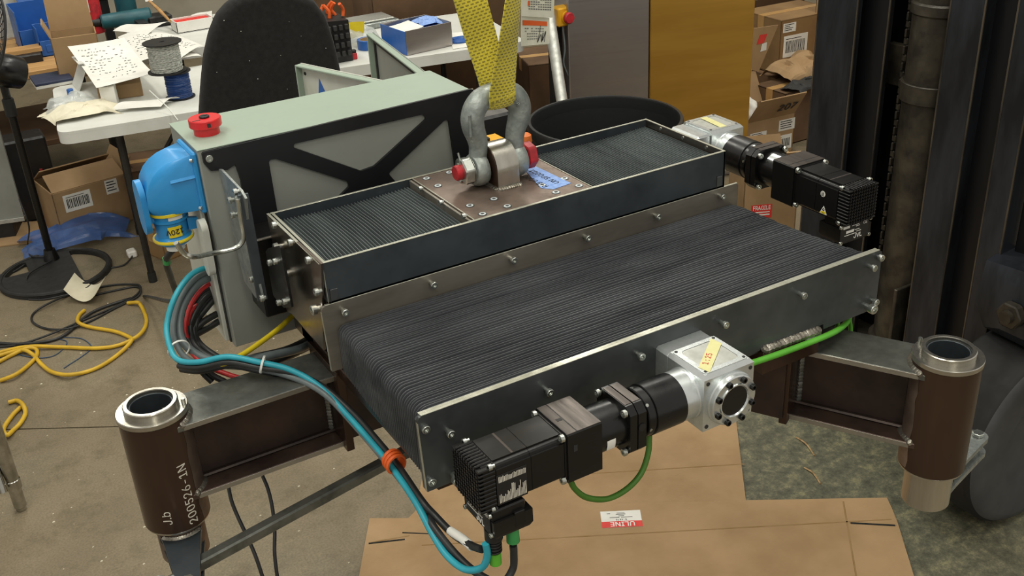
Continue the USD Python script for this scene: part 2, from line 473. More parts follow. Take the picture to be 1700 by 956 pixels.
def thing(name, label, cat, base, group=None, off=(0, 0, 0)):
    """An Xform at the thing's base; its parts are handed over in room coordinates (minus off) and stored relative to the base."""
    path = numbered('/World', name)
    x = UsdGeom.Xform.Define(stage, path)
    x.AddTranslateOp().Set(Gf.Vec3d(*map(float, base)))
    tag(x.GetPrim(), label, cat, group)
    BASE[path] = np.asarray(base, float) - np.asarray(off, float)
    return path


def part(parent, name, mesh, m, smooth=30, label=None, kind=None, uv=None):
    path = numbered(parent, name)
    b = BASE[parent]
    mesh = mesh.copy()
    mesh.apply_translation(-b)
    g = usdkit.mesh(stage, path, mesh, MATS[m], smooth=smooth, uv=uv)
    tag(g.GetPrim(), label, None, None, kind)
    BASE[path] = b
    return path


def single(name, label, cat, mesh, m, smooth=30, group=None, kind=None, uv=None):
    path = numbered('/World', name)
    lo, hi = mesh.bounds
    b = np.array([(lo[0] + hi[0]) / 2, (lo[1] + hi[1]) / 2, lo[2]])
    mesh = mesh.copy()
    mesh.apply_translation(-b)
    g = usdkit.mesh(stage, path, mesh, MATS[m], smooth=smooth, uv=uv)
    UsdGeom.Xformable(g).AddTranslateOp().Set(Gf.Vec3d(*map(float, b)))
    tag(g.GetPrim(), label, cat, group, kind)
    BASE[path] = b
    return path


def struct(name, mesh, m, smooth=False):
    path = numbered('/World', name)
    g = usdkit.mesh(stage, path, mesh, MATS[m], smooth=smooth)
    tag(g.GetPrim(), kind='structure')
    BASE[path] = np.zeros(3)
    return path


# ------------------------------------------------------------------ the room
FX0, FX1, FY0, FY1 = -4.5, 9.0, -5.0, 7.4
ja, jb = P(0, 713, z=0), P(195, 708, z=0)
jd = (jb - ja) / np.linalg.norm(jb - ja)
joint = LineString([tuple((ja - jd * 9)[:2]), tuple((ja + jd * 12)[:2])]).buffer(.0032)
slab = sbox(FX0, FY0, FX1, FY1)
struct('floor', J([trimesh.creation.extrude_polygon(p_, .1).apply_translation((0, 0, -.1)) for p_ in slab.difference(joint).geoms]), 'floor_concrete')
struct('trim_1', trimesh.creation.extrude_polygon(joint.intersection(slab), .094).apply_translation((0, 0, -.1)), 'seam_dark')   # the sawn joint in the slab
struct('wall_back', bx(FX0, FX1, 7.4, 7.55, 0, 4.6, 0), 'wall_concrete')

# ------------------------------------------------------------------ the machine (coordinates from its front plate's upper left corner)
MO = (0, 0, ZM)
CY = .447                                                                                    # the machine's middle plane
g = thing('lifted_machine', 'long black bellows-covered steel machine on welded legs, hanging from a shackle', 'machine', (.4, CY, ZM - .3), off=MO)


def edge(parent, p, q, w=.0052, h=.0012, up=(0, 0, 1)):
    return part(parent, 'cut_edge', bar(p, q, w, h, up, .0003), 'steel_edge')


# front plate: outer plate and the frame plate behind it
X1 = .876
fp = Polygon([(0.004, -.125), (0, -.008), (.003, -.002), (.008, 0), (X1 - .008, 0), (X1 - .001, -.004), (X1, -.01), (X1, -.113), (.752, -.114), (.751, -.104), (.62, -.106), (.47, -.118), (.3, -.122)])
ex, ez = (1, 0, 0), (0, 0, 1)
front = part(g, 'motor_plate', plate(fp, (0, 0, 0), ex, ez, .005), 'steel_front')
part(g, 'bellows_frame', plate(Polygon([(0.003, -.123), (.001, -.008), (.008, -.001), (X1 - .008, -.001), (X1 - .002, -.01), (X1 - .002, -.112), (.03, -.121)]), (0, .0062, 0), ex, ez, .005), 'steel_front')
edge(front, (.006, -.0025, .0004), (X1 - .006, -.0025, .0004))
edge(front, (.006, .0037, -.0004), (X1 - .006, .0037, -.0004))
edge(front, (.0005, -.0025, -.01), (.0035, -.0025, -.124), up=(1, 0, 0))
for (bxp, bzp), sh in zip([(.010, -.021), (.011, -.109), (.873 - .006, -.011), (.873 - .008, -.094)], (0, 0, .004, .006)):
    part(front, 'bolt', bolt((bxp, -.005, bzp), (0, -1, 0), .0062, .006, sh), 'zinc')
for bxp, bzp in [(.039, -.034), (.198, -.027), (.359, -.024), (.520, -.023), (.684, -.023), (.843, -.020)]:
    part(front, 'bolt', bolt((bxp + .003, -.005, bzp - .002), (0, -1, 0), .006, .006, .009), 'zinc')
for bxp, bzp in [(.041, -.117), (.848, -.105)]:
    part(front, 'bolt', bolt((bxp + .004, -.005, bzp + .004), (0, -1, 0), .0088, .009, .010), 'zinc')

# rear frame of the lower bellows, with the flange strip that shows above it
YB = .313
rp = Polygon([(-.004, -.088), (-.007, .022), (-.004, .028), (.002, .030), (.832, .030), (.836, .026), (.836, -.088)])
rear = part(g, 'bellows_frame', plate(rp, (0, YB + .004, 0), ex, ez, .005), 'steel_strip')
edge(rear, (0, YB + .0015, .0302), (.834, YB + .0015, .0302), .0045)
edge(rear, (-.0068, YB + .0015, .02), (-.0045, YB + .0015, -.086), .0045, up=(1, 0, 0))
for bxp, bzp in [(.024, .019), (.179, .020), (.330, .021), (.481, .020), (.635, .020), (.786, .021)]:
    part(rear, 'bolt', bolt((bxp + .003, YB - .001, bzp - .004), (0, -1, 0), .0062, .006, .009), 'zinc')


def lower_bellows():
    N, y0, y1 = 45, .0085, YB - .0015
    xs = np.linspace(0, 1, 54)
    sec = []                                                                                 # (x, z, outward normal) round the inverted U
    zb0, zb1 = -.112, -.092
    L, R, top, r = .009, .862, -.003, .018
    left = [(L, t) for t in np.linspace(0, 1, 7)[:-1]]
    rows = []
    prof = [(0, 0.0), (.14, .05), (.26, .80), (.40, .98), (.60, .98), (.74, .80), (.86, .05)]
    pr = np.random.RandomState(3)
    hk = pr.uniform(-.0012, .0006, N + 1)
    yk = np.concatenate([[0], np.cumsum(pr.uniform(.7, 1.3, N))])
    yk /= yk[-1]
    wob = pr.uniform(-1, 1, (N + 1, 9))
    ws = np.array([np.interp(xs, np.linspace(0, 1, 9), w) for w in (wob + np.roll(wob, 1, 0) + np.roll(wob, -1, 0)) / 3])
    for k in range(N):
        for fr, hgt in prof:
            y = y0 + (y1 - y0) * (yk[k] + (yk[k + 1] - yk[k]) * fr)
            s = (y - y0) / (y1 - y0)
            d = .0125 * (1 - hgt)                                                            # how far below the crest
            zb = zb0 + (zb1 - zb0) * s
            sag = -.004 * math.sin(math.pi * s) + hk[k] - .006 * math.exp(-(1 - s) / .04)
            bul = .004 * math.sin(math.pi * s)
            row = []
            for t in np.linspace(0, 1, 8)[:-1]:
                row.append((L + d - bul * .3 + .004 * s, y, zb + (top - r - zb + sag) * t))
            for a in np.linspace(0, math.pi / 2, 6):
                row.append((L + r - bul * .3 * (1 - a) + .004 * s * (1 - a / 1.6) - (r - d) * math.cos(a), y, top + sag - r + (r - d) * math.sin(a)))
            Rk = R - .030 * s - bul * .6
            for xi, x in enumerate(xs[1:-1]):
                xx = L + r + (Rk - L - 2 * r) * x
                row.append((xx, y + .0013 * ws[k, xi + 1], top + sag - d - .0012 * math.sin(math.pi * x)))
            for a in np.linspace(math.pi / 2, 0, 6):
                row.append((Rk - r + (r - d) * math.cos(a), y, top + sag - r + (r - d) * math.sin(a)))
            for t in np.linspace(1, 0, 8)[1:]:
                row.append((Rk - d, y, zb + (top - r - zb + sag) * t))
            rows.append(row)
    v = np.array(rows)
    nr, nc = v.shape[:2]
    i, j = np.meshgrid(np.arange(nr - 1), np.arange(nc - 1), indexing='ij')
    f = np.stack([i * nc + j, i * nc + j + 1, (i + 1) * nc + j + 1, (i + 1) * nc + j], -1).reshape(-1, 4)
    return T(v.reshape(-1, 3), f[:, ::-1])


part(g, 'wide_bellows', lower_bellows(), 'bellows_fabric', smooth=32)

# upper long box
BX0, BX1, BY0, BY1, BZ = .006, .802, YB + .0005, .556, .101
bf = Polygon([(BX0, -.02), (BX0, BZ), (BX1, BZ), (BX1, -.02)])
box_front = part(g, 'box_wall', plate(bf, (0, BY0 + .005, 0), ex, ez, .005), 'steel_plate')
edge(box_front, (BX0, BY0 + .0025, BZ), (BX1, BY0 + .0025, BZ), .0055)
edge(box_front, (BX0, BY0 + .002, BZ), (BX0 + .001, BY0 + .002, .03), .0045, up=(1, 0, 0))
edge(box_front, (BX1, BY0 + .002, BZ), (BX1, BY0 + .002, .034), .003, up=(1, 0, 0))
for sx in (BX0 + .006, BX1 - .018):                                                          # the tabs of the box corners
    part(box_front, 'tab', bx(sx, sx + .012, BY0 - .0008, BY0 + .003, .034, .054, .0005), 'steel_front')
    part(box_front, 'tab_slot', bx(sx - .0018, sx, BY0 - .0003, BY0 + .001, .032, .056, 0), 'seam_dark')
box_rear = part(g, 'box_wall', bx(BX0, BX1, BY1 - .005, BY1, -.02, BZ, .0004), 'steel_plate')
edge(box_rear, (BX0, BY1 - .0025, BZ), (BX1, BY1 - .0025, BZ), .005)
part(g, 'box_floor', bx(BX0, BX1, BY0, BY1, .03, .034, 0), 'black_satin')
# left end plate, polished, reaching down past the box
ey = (0, 1, 0)
xe = BX0 - .001
pts = [PM(537, 437, x=xe), PM(541, 580, x=xe), PM(487, 519, x=xe), PM(480, 516, x=xe), PM(465, 448, x=xe), PM(447, 357, x=xe)]
lp = Polygon([(p[1], p[2]) for p in pts])
end_l = part(g, 'end_plate', plate(lp, (xe - .004, 0, 0), ey, ez, .004), 'steel_polished', label='polished left end plate')
for off in (-.0025, .0045):
    edge(end_l, (xe + off, BY0, BZ + .0003), (xe + off, BY1, BZ + .0003), .0048)
for px, py, r, sh in [(456, 374, .0062, .004), (483, 403, .0062, .004), (513, 432, .0062, .004), (462, 410, .0075, .006), (472, 455, .0085, .006), (529, 484, .0062, .006), (524, 514, .0085, .004)]:
    p = PM(px + 5, py - 2, x=xe - .004)
    part(end_l, 'bolt', bolt(p, (-1, 0, 0), r, r, sh), 'zinc')
# right end plate
end_r = part(g, 'end_plate', bx(BX1 - .004, BX1, BY0, BY1, -.02, BZ, .0004), 'steel_polished', label='right end plate with a riveted rim')
edge(end_r, (BX1 - .002, BY0, BZ + .0003), (BX1 - .002, BY1, BZ + .0003), .004)
for k in range(3):
    part(end_r, 'rivet', cyl((BX1 - .004, BY0 + .05 + .07 * k, BZ - .006), (BX1 - .0052, BY0 + .05 + .07 * k, BZ - .006), .0035, 10), 'zinc')


def upper_bellows(x0, x1, N, seed):
    pr = np.random.RandomState(seed)
    y0, y1 = BY0 + .0055, BY1 - .0058
    ys = np.linspace(0, 1, 26)
    wob = pr.uniform(-1, 1, (N + 1, 6))
    wob = (wob + np.roll(wob, 1, 0)) / 2
    rows = []
    for k in range(N):
        for fr, hgt in [(0, 0), (.14, .05), (.28, .80), (.42, .98), (.58, .98), (.72, .80), (.86, .05)]:
            x = x0 + (x1 - x0) * (k + fr) / N
            s = (x - x0) / (x1 - x0)
            row = []
            for yy in ys:
                w = np.interp(yy, np.linspace(0, 1, 6), wob[k])
                z = BZ - .0125 - .0098 * (1 - hgt) - .004 * math.sin(math.pi * s) - .002 * math.sin(math.pi * yy)
                row.append((x + .0011 * w + .004 * math.sin(math.pi * yy), y0 + (y1 - y0) * yy, z))
            rows.append(row)
    v = np.array(rows)
    nr, nc = v.shape[:2]
    i, j = np.meshgrid(np.arange(nr - 1), np.arange(nc - 1), indexing='ij')
    f = np.stack([i * nc + j, (i + 1) * nc + j, (i + 1) * nc + j + 1, i * nc + j + 1], -1).reshape(-1, 4)
    return T(v.reshape(-1, 3), f)


PX0, PX1 = .238, .500
cp = [PM(690, 297, z=BZ), PM(893, 265, z=BZ), PM(980, 305, z=BZ), PM(780, 365, z=BZ)]
PX0, PX1 = (cp[0][0] + cp[3][0]) / 2, (cp[2][0] + cp[1][0]) / 2
part(g, 'narrow_bellows', upper_bellows(BX0 + .006, PX0 - .008, 41, 5), 'bellows_fabric_upper', smooth=32)
part(g, 'narrow_bellows', upper_bellows(PX1 + .004, BX1 - .006, 50, 6), 'bellows_fabric_upper', smooth=32)
# centre plate with countersunk screws
ctr = part(g, 'lug_plate', bx(PX0, PX1, BY0 + .0052, BY1 - .0052, BZ - .012, BZ - .0005, .0006), 'brown_plate')
edge(ctr, (PX0 + .001, BY0 + .006, BZ), (PX0 + .001, BY1 - .006, BZ), .002, .0014)
edge(ctr, (PX1 - .001, BY0 + .006, BZ), (PX1 - .001, BY1 - .006, BZ), .002, .0014)
for px, py in [(708, 296), (746, 286), (727, 308), (765, 298), (780, 341), (820, 330), (801, 355), (842, 342), (937, 296), (900, 307), (923, 319), (961, 308)]:
    p = PM(px, py, z=BZ)
    s = part(ctr, 'countersunk_screw', lathe([(0, 0), (.0060, 0), (.0060, .0010), (.0036, .0012), (.003, -.0002), (0, -.0002)], p - [0, 0, .0004], (0, 0, 1), 18), 'screw_bright')
    part(s, 'hex_recess', cyl(p + [0, 0, .0004], p + [0, 0, .00075], .0030, 6), 'gasket')
    part(ctr, 'countersink', ringtube(p - [0, 0, .0006], p + [0, 0, .0001], .0078, .0060, 18, .0001), 'steel_front')
brk = part(g, 'bellows_bracket', bx(PX0 - .006, PX0 - .001, BY0 + .006, BY1 - .006, BZ - .022, BZ - .002, .0005), 'steel_strip')
for px, py in [(702, 312), (736, 335), (774, 357)]:
    part(brk, 'bolt', bolt(PM(px, py, x=PX0 - .006), (-1, 0, 0), .0045, .005, .003), 'zinc')

# lifting lug: round boss on a welded foot
PZ, LX0, LX1 = .134, .3705, .4135
LXC = (LX0 + LX1) / 2
lugp = Polygon([(CY - .040, BZ), (CY - .0402, PZ - .004)] + [(CY + .040 * math.cos(a), PZ + .040 * math.sin(a)) for a in np.linspace(math.pi, 0, 40)] + [(CY + .0402, PZ - .004), (CY + .040, BZ)])
lug = part(g, 'lifting_lug', plate(lugp, (LX0, 0, 0), ey, ez, LX1 - LX0), 'ground_steel')
part(lug, 'lug_face', plate(lugp.buffer(-.002), (LX0 - .0008, 0, 0), ey, ez, .001), 'brown_steel')
wr = np.random.RandomState(8)
for y, sgn in ((CY - .041, -1), (CY + .041, 1)):
    beads = [lathe([(0, 0), (.006, .0005), (.0045, .004), (0, .0055)], (LX0 + .002 + k * .0043, y + sgn * .002, BZ - .001), (wr.uniform(-.2, .2), sgn * .35, 1), 8) for k in range(10)]
    part(lug, 'weld_bead', J(beads), 'weld', kind='stuff')
for sx in (-1, 1):
    x = LX0 - .002 if sx < 0 else LX1 + .002
    part(lug, 'weld_bead', J([lathe([(0, 0), (.006, .0005), (.0045, .004), (0, .0055)], (x, CY - .036 + k * .0072, BZ - .001), (sx * .3, wr.uniform(-.2, .2), 1), 8) for k in range(11)]), 'weld', kind='stuff')

# blue tape with handwriting, stuck on the centre plate
tq = [PM(px, py, z=BZ) for px, py in [(872, 283), (887, 275), (948, 304), (919, 314), (898, 312)]]
note = part(g, 'blue_tape', plate(Polygon([(p[0], p[1]) for p in tq]), (0, 0, BZ - .0005), ex, ey, .0008), 'blue_tape', label='blue tape with handwriting')
d = tq[2] - tq[1]
u = -d / np.linalg.norm(d)
vv = np.cross([0, 0, 1.0], u)
o = PM(930, 303, z=BZ + .0004)
part(note, 'handwriting', J(text('UN 5P0001', o, u, vv, .011, .0003), text('RLB 6000', PM(912, 309, z=BZ + .0004), u, vv, .011, .0003)), 'ink')


# ---------------------------------------------------------------- geared servo motors
def gear_motor(o, a, n, which):
    """o: the gearbox's centre; a: from the motor towards the gearbox; n: towards the plate it is bolted to."""
    o, a, n = np.array(o, float), np.array(a, float), np.array(n, float)

    def L(m):
        return place(m, o, a, n)
    hs = .040
    gb = hull([(s, t, z) for s, t, z in [(-.046, -.036, -.043), (-.046, -.042, -.046), (.047, -.042, -.046), (.047, .042, -.044), (-.046, .042, -.044), (-.046, -.042, .041), (.047, -.042, .041), (-.046, .042, .041), (.047, .042, .041),
                                         (-.041, -.037, .047), (.042, -.037, .047), (-.041, .042, .047), (.042, .042, .047)]])
    gearbox = part(g, 'gearbox', L(gb), 'aluminium', label='right-angle aluminium gearbox')
    part(gearbox, 'mounting_block', L(bx(-.044, .045, .042, .0765, -.046, .043, .004)), 'aluminium')
    part(gearbox, 'raised_rim', L(plate(rrect(-.040, -.036, .041, .041, .006).difference(rrect(-.031, -.028, .032, .033, .009)), (0, 0, .0468), (1, 0, 0), (0, 1, 0), .0014)), 'aluminium')
    part(gearbox, 'cover_plate', L(plate(rrect(-.0305, -.0275, .0315, .0325, .008), (0, 0, .0466), (1, 0, 0), (0, 1, 0), .0008)), 'aluminium_dull')
    for s, t in ((-.035, -.031), (.036, -.031), (-.035, .036), (.036, .036)):
        part(gearbox, 'screw_hole', L(cyl((s, t, .0470), (s, t, .0486), .0026, 12)), 'gasket')
    for s in (-.039, .040):
        for z in (-.039, .034):
            part(gearbox, 'screw_hole', L(cyl((s, -.0418, z), (s, -.0428, z), .0032, 12)), 'gasket')
    # tape with a pencilled note
    tpp = Polygon([tuple(PM(a_, b_, z=o[2] + .0483)[:2]) for a_, b_ in ((1180.2, 561.8), (1198, 570.2), (1178.2, 618.3), (1159.3, 609.9))])
    tp = trimesh.creation.extrude_polygon(tpp, .0005).apply_translation((0, 0, o[2] + .0483)) if which == 'A' else L(place(bx(-.008, .008, -.036, .036, 0, .0005, 0), (.0, .0, .0483), (.1, 1, 0), (-1, .1, 0)))
    tape = part(gearbox, 'masking_tape', tp, 'masking_tape')
    if which == 'A':
        tu_ = PM(1190, 566, z=o[2] + .049) - PM(1169, 614, z=o[2] + .049)
        tu_ /= np.linalg.norm(tu_)
        part(tape, 'handwriting', text('1 : 25', PM(1175, 606, z=o[2] + .0489), tu_, np.cross([0, 0, 1.0], tu_), .009, .0002), 'ink_red')
    # output flange with cap screws
    fl = part(gearbox, 'output_flange', L(lathe([(0, 0), (.0425, 0), (.0425, .004), (.0410, .0055), (.0405, .011), (.0390, .0125), (.0285, .0125), (.0275, .0145), (.0255, .0145), (.0240, .0115), (0, .0115)], (.003, -.0405, -.004), (0, -1, 0), 48)), 'aluminium')
    part(gearbox, 'shaft_cover', L(cyl((.003, -.0518, -.004), (.003, -.0524, -.004), .0238, 32)), 'black_satin')
    for k in range(8):
        t = math.radians(22.5 + 45 * k)
        part(gearbox, 'cap_screw', L(bolt((.003 + .0345 * math.cos(t), -.0525, -.004 + .0345 * math.sin(t)), (0, -1, 0), .0048, .0062)), 'black_anodised')
    # planetary stage
    part(gearbox, 'gear_ring', L(lathe([(0, 0), (.0395, 0), (.0395, .004), (.0380, .006), (.0380, .027), (0, .027)], (-.044, 0, 0), (-1, 0, 0), 48)), 'aluminium')
    pl = part(g, 'planetary_gear', L(lathe([(0, 0), (.0385, 0), (.0388, .001), (.0388, .052), (.0378, .053), (.0362, .0535), (.0362, .056), (.0375, .0565), (.0375, .066), (.036, .0675), (.032, .068), (.032, .078), (0, .078)], (-.071, 0, 0), (-1, 0, 0), 56)), 'black_anodised')
    for k in range(6):
        t = math.radians(15 + 60 * k)
        part(pl, 'set_screw', L(cyl((-.1355, .0368 * math.cos(t), .0368 * math.sin(t)), (-.1355, .0381 * math.cos(t), .0381 * math.sin(t)), .0026, 10)), 'zinc')

    def octa(h, c):
        return Polygon([(-h + c, -h), (h - c, -h), (h, -h + c), (h, h - c), (h - c, h), (-h + c, h), (-h, h - c), (-h, -h + c)])

    def sq(h, c, s0, s1):
        return L(plate(octa(h, c), (s0, 0, 0), (0, 1, 0), (0, 0, 1), s1 - s0))
    fp_ = part(g, 'adapter_flange', J(sq(.041, .012, -.161, -.147), sq(.0405, .011, -.1745, -.1625), sq(.039, .012, -.1626, -.1609)), 'black_anodised')
    part(fp_, 'machined_face', L(J(bx(-.1735, -.1622, -.026, .026, .0403, .0412, .0002), bx(-.1608, -.1475, -.026, .026, .0408, .0417, .0002))), 'brushed_dark')
    for t, z in ((-.032, -.032), (.032, -.032), (-.032, .032), (.032, .032)):
        part(fp_, 'bolt', L(bolt((-.1742, t, z), (-1, 0, 0), .0058, .0055, .002)), 'zinc')
    part(fp_, 'plug', L(cyl((-.155, -.0405, .006), (-.155, -.0425, .006), .006, 16)), 'black_plastic')
    neck = part(g, 'motor_neck', L(cyl((-.174, 0, 0), (-.222, 0, 0), .0345, 40)), 'black_anodised')
    if which == 'A':
        lab = grid(lambda p, q: (-.195 - .014 * p, -.0347 * math.cos(-.35 + .75 * q), -.0347 * math.sin(-.35 + .75 * q) * 1.0 - .004), 3, 9, .0004)
        lb = part(neck, 'white_label', L(lab), 'paper')
    else:
        lab = grid(lambda p, q: (-.186 - .022 * p, .0347 * math.cos(.9 + .5 * q), .0347 * math.sin(.9 + .5 * q)), 3, 9, .0004)
        part(neck, 'silver_label', L(lab), 'aluminium')
    blk = part(g, 'motor_flange', J(sq(.040, .002, -.277, -.2215), sq(.0375, .003, -.2805, -.276)), 'black_satin')
    part(blk, 'machined_face', L(J(bx(-.2765, -.262, -.0385, .0385, .0396, .0404, .0002), bx(-.2605, -.222, -.0385, .0385, .0396, .0404, .0002))), 'brushed_dark')
    part(blk, 'slot', L(bx(-.2705, -.2625, -.006, .0, .0398, .0407, 0)), 'gasket')
    part(blk, 'slot', L(bx(-.268, -.262, -.0407, -.0398, .010, .020, 0)), 'gasket')
    for t, z in ((-.0345, -.0345), (.0345, -.0345), (-.0345, .0345), (.0345, .0345)):
        part(blk, 'bolt', L(bolt((-.2795, t, z), (-1, 0, 0), .0058, .0055, .001)), 'zinc')
    # body with grooved corners
    h, c = .0365, .010
    cr = Polygon([(-h, -h + c), (-h + .003, -h + c), (-h + .004, -h + .006), (-h + .006, -h + .004), (-h + c, -h + .003), (-h + c, -h), (h - c, -h), (h - c, -h + .003), (h - .006, -h + .004), (h - .004, -h + .006), (h - .003, -h + c), (h, -h + c),
                  (h, h - c), (h - .003, h - c), (h - .004, h - .006), (h - .006, h - .004), (h - c, h - .003), (h - c, h), (-h + c, h), (-h + c, h - .003), (-h + .006, h - .004), (-h + .004, h - .006), (-h + .003, h - c), (-h, h - c)])
    body = part(g, 'servo_motor', J(L(plate(cr, (-.332, 0, 0), (0, 1, 0), (0, 0, 1), .0555)), L(plate(cr.buffer(-.0006), (-.3335, 0, 0), (0, 1, 0), (0, 0, 1), .002)), L(plate(cr, (-.385, 0, 0), (0, 1, 0), (0, 0, 1), .0518))), 'black_satin')
    part(body, 'body_band', L(bx(-.356, -.3525, -.0262, .0262, .0362, .0369, .0002)), 'brushed_dark')
    # heat-sink cap: the plate and its studs
    cap = part(g, 'heat_sink', J(sq(.0355, .006, -.404, -.3845)), 'black_anodised')
    st = []
    NS = 11
    for i in range(NS):
        for k in range(NS):
            t, z = (i - (NS - 1) / 2) * .0064, (k - (NS - 1) / 2) * .0064
            if abs(t) + abs(z) < .058:
                st.append(hull([(-.4035, t + d1 * .0023, z + d2 * .0023) for d1 in (-1, 1) for d2 in (-1, 1)] + [(-.4125, t + d1 * .0016, z + d2 * .0016) for d1 in (-1, 1) for d2 in (-1, 1)]))
    part(cap, 'stud', L(J(st)), 'black_anodised', kind='stuff')
    for i in range(NS):
        z = (i - (NS - 1) / 2) * .0064
        if abs(z) < .034:
            part(cap, 'fin', L(J(bx(-.4115, -.386, -.0372, .0372, z - .0020, z + .0020, .0012))), 'black_anodised')
    for i in range(NS):
        t = (i - (NS - 1) / 2) * .0064
        if abs(t) < .030:
            part(cap, 'fin', L(J(bx(-.4115, -.386, t - .0020, t + .0020, .030, .0372, .0012))), 'black_anodised')
    for t, z in ((-.034, -.034), (.034, -.034), (-.034, .034), (.034, .034)):
        part(cap, 'bolt', L(bolt((-.386, t, z), (-1, 0, 0), .0046, .005, .0045)), 'zinc')
    # connector housing under the tail
    cb = part(g, 'connector_housing', L(J(hull([(s, t, z) for s, t, z in [(-.398, -.044, -.050), (-.398, .026, -.050), (-.338, -.044, -.050), (-.338, .026, -.050), (-.394, -.041, -.079), (-.394, .024, -.079), (-.342, -.041, -.079), (-.342, .024, -.079), (-.398, -.044, -.072), (-.338, -.044, -.072), (-.398, .026, -.072), (-.338, .026, -.072)]]),
                                            bx(-.398, -.346, -.040, .024, -.051, -.034, .002), bx(-.366, -.350, -.0448, -.030, -.070, -.046, .001))), 'black_satin')
    nm = part(cb, 'name_plate', L(bx(-.3995, -.398, -.036, .036, -.074, -.037, .0005)), 'black_plastic')
    for t, z in ((.036, -.040), (-.038, -.040), (.034, -.072), (-.038, -.072)):
        part(cb, 'bolt', L(bolt((-.3985, t, z), (-1, 0, 0), .0036, .0035)), 'zinc')
    wl = [bx(-.4003, -.3994, .014, .030, -.046, -.041, 0), bx(-.4003, -.3994, .002, .022, -.056, -.051, 0)]
    bars = [bx(-.4003, -.3994, t, t + w, z, z + .0012, 0) for t, w, z in ((-.010, .018, -.044), (-.012, .010, -.047), (-.012, .012, -.054), (-.004, .030, -.0605), (-.016, .012, -.058))]
    part(nm, 'printed_label', L(J(wl)), 'paper')
    uu = np.array([0, -1.0, 0])
    part(nm, 'printing', L(J(bars + [text('JVL', (-.3996, .002, -.070), uu, (0, 0, 1), .0085, .0006, True), text('CE', (-.3996, -.020, -.047), uu, (0, 0, 1), .006, .0006)])), 'paper')
    return body, neck, cb, L


bodyA, neckA, cbA, LA = gear_motor((.441, -.078, -.069), (1, 0, 0), (0, 1, 0), 'A')
# nameplate of columns of print on the near side of the front motor
npl = part(bodyA, 'data_label', LA(bx(-.391 + .005, -.340, -.0371, -.0364, -.030, .018, .0002)), 'black_plastic')
pr = np.random.RandomState(4)
bars = []
for k in range(20):
    s0 = -.383 + k * .0021
    bars.append(bx(s0, s0 + .0013, -.0374, -.0370, .006, .006 + pr.uniform(.007, .0095), 0))
    lo = -.027
    hi = lo + (pr.uniform(.010, .026) if k > 7 else pr.uniform(.005, .012) + .004)
    bars.append(bx(s0, s0 + .0013, -.0374, -.0370, lo, min(hi, .003), 0))
part(npl, 'printing', LA(J(bars)), 'white_paint')
pr2 = np.random.RandomState(9)
bodyB, neckB, cbB, LB = gear_motor((.953, .525, .022), (0, 1, 0), (-1, 0, 0), 'B')
stk = part(bodyB, 'round_sticker', LB(cyl((-.350, .0364, .010), (-.350, .0370, .010), .0058, 24)), 'paper')
part(stk, 'pictogram', LB(J(bx(-.3525, -.3515, .0369, .0373, .006, .014, 0), bx(-.3505, -.3495, .0369, .0373, .006, .012, 0), bx(-.3485, -.3475, .0369, .0373, .006, .014, 0))), 'ink')
tri = part(bodyB, 'warning_triangle', LB(plate(rpoly([(-.009, 0), (.009, 0), (0, .0165)], .0006), (-.3545, .0364, -.028), (-1, 0, 0), (0, 0, 1), .0005)), 'paper')
part(tri, 'hazard_panel', LB(plate(Polygon([(-.007, .001), (.007, .001), (.005, .0055), (-.005, .0055)]), (-.3545, .0369, -.028), (-1, 0, 0), (0, 0, 1), .0003)), 'plug_yellow')
part(tri, 'pictogram', LB(J(ringtube((-.3545, .0367, -.0195), (-.3545, .0372, -.0195), .0026, .0012, 16, .0001), bx(-.3575, -.3515, .0367, .0372, -.0262, -.0254, 0))), 'ink')

# ---------------------------------------------------------------- legs: three I-beams at 120 degrees with turned pivot tubes
HC = np.array([.501, .447])
ZT, ZBm, ZP0, ZP1 = -.150, -.297, -.137, -.345


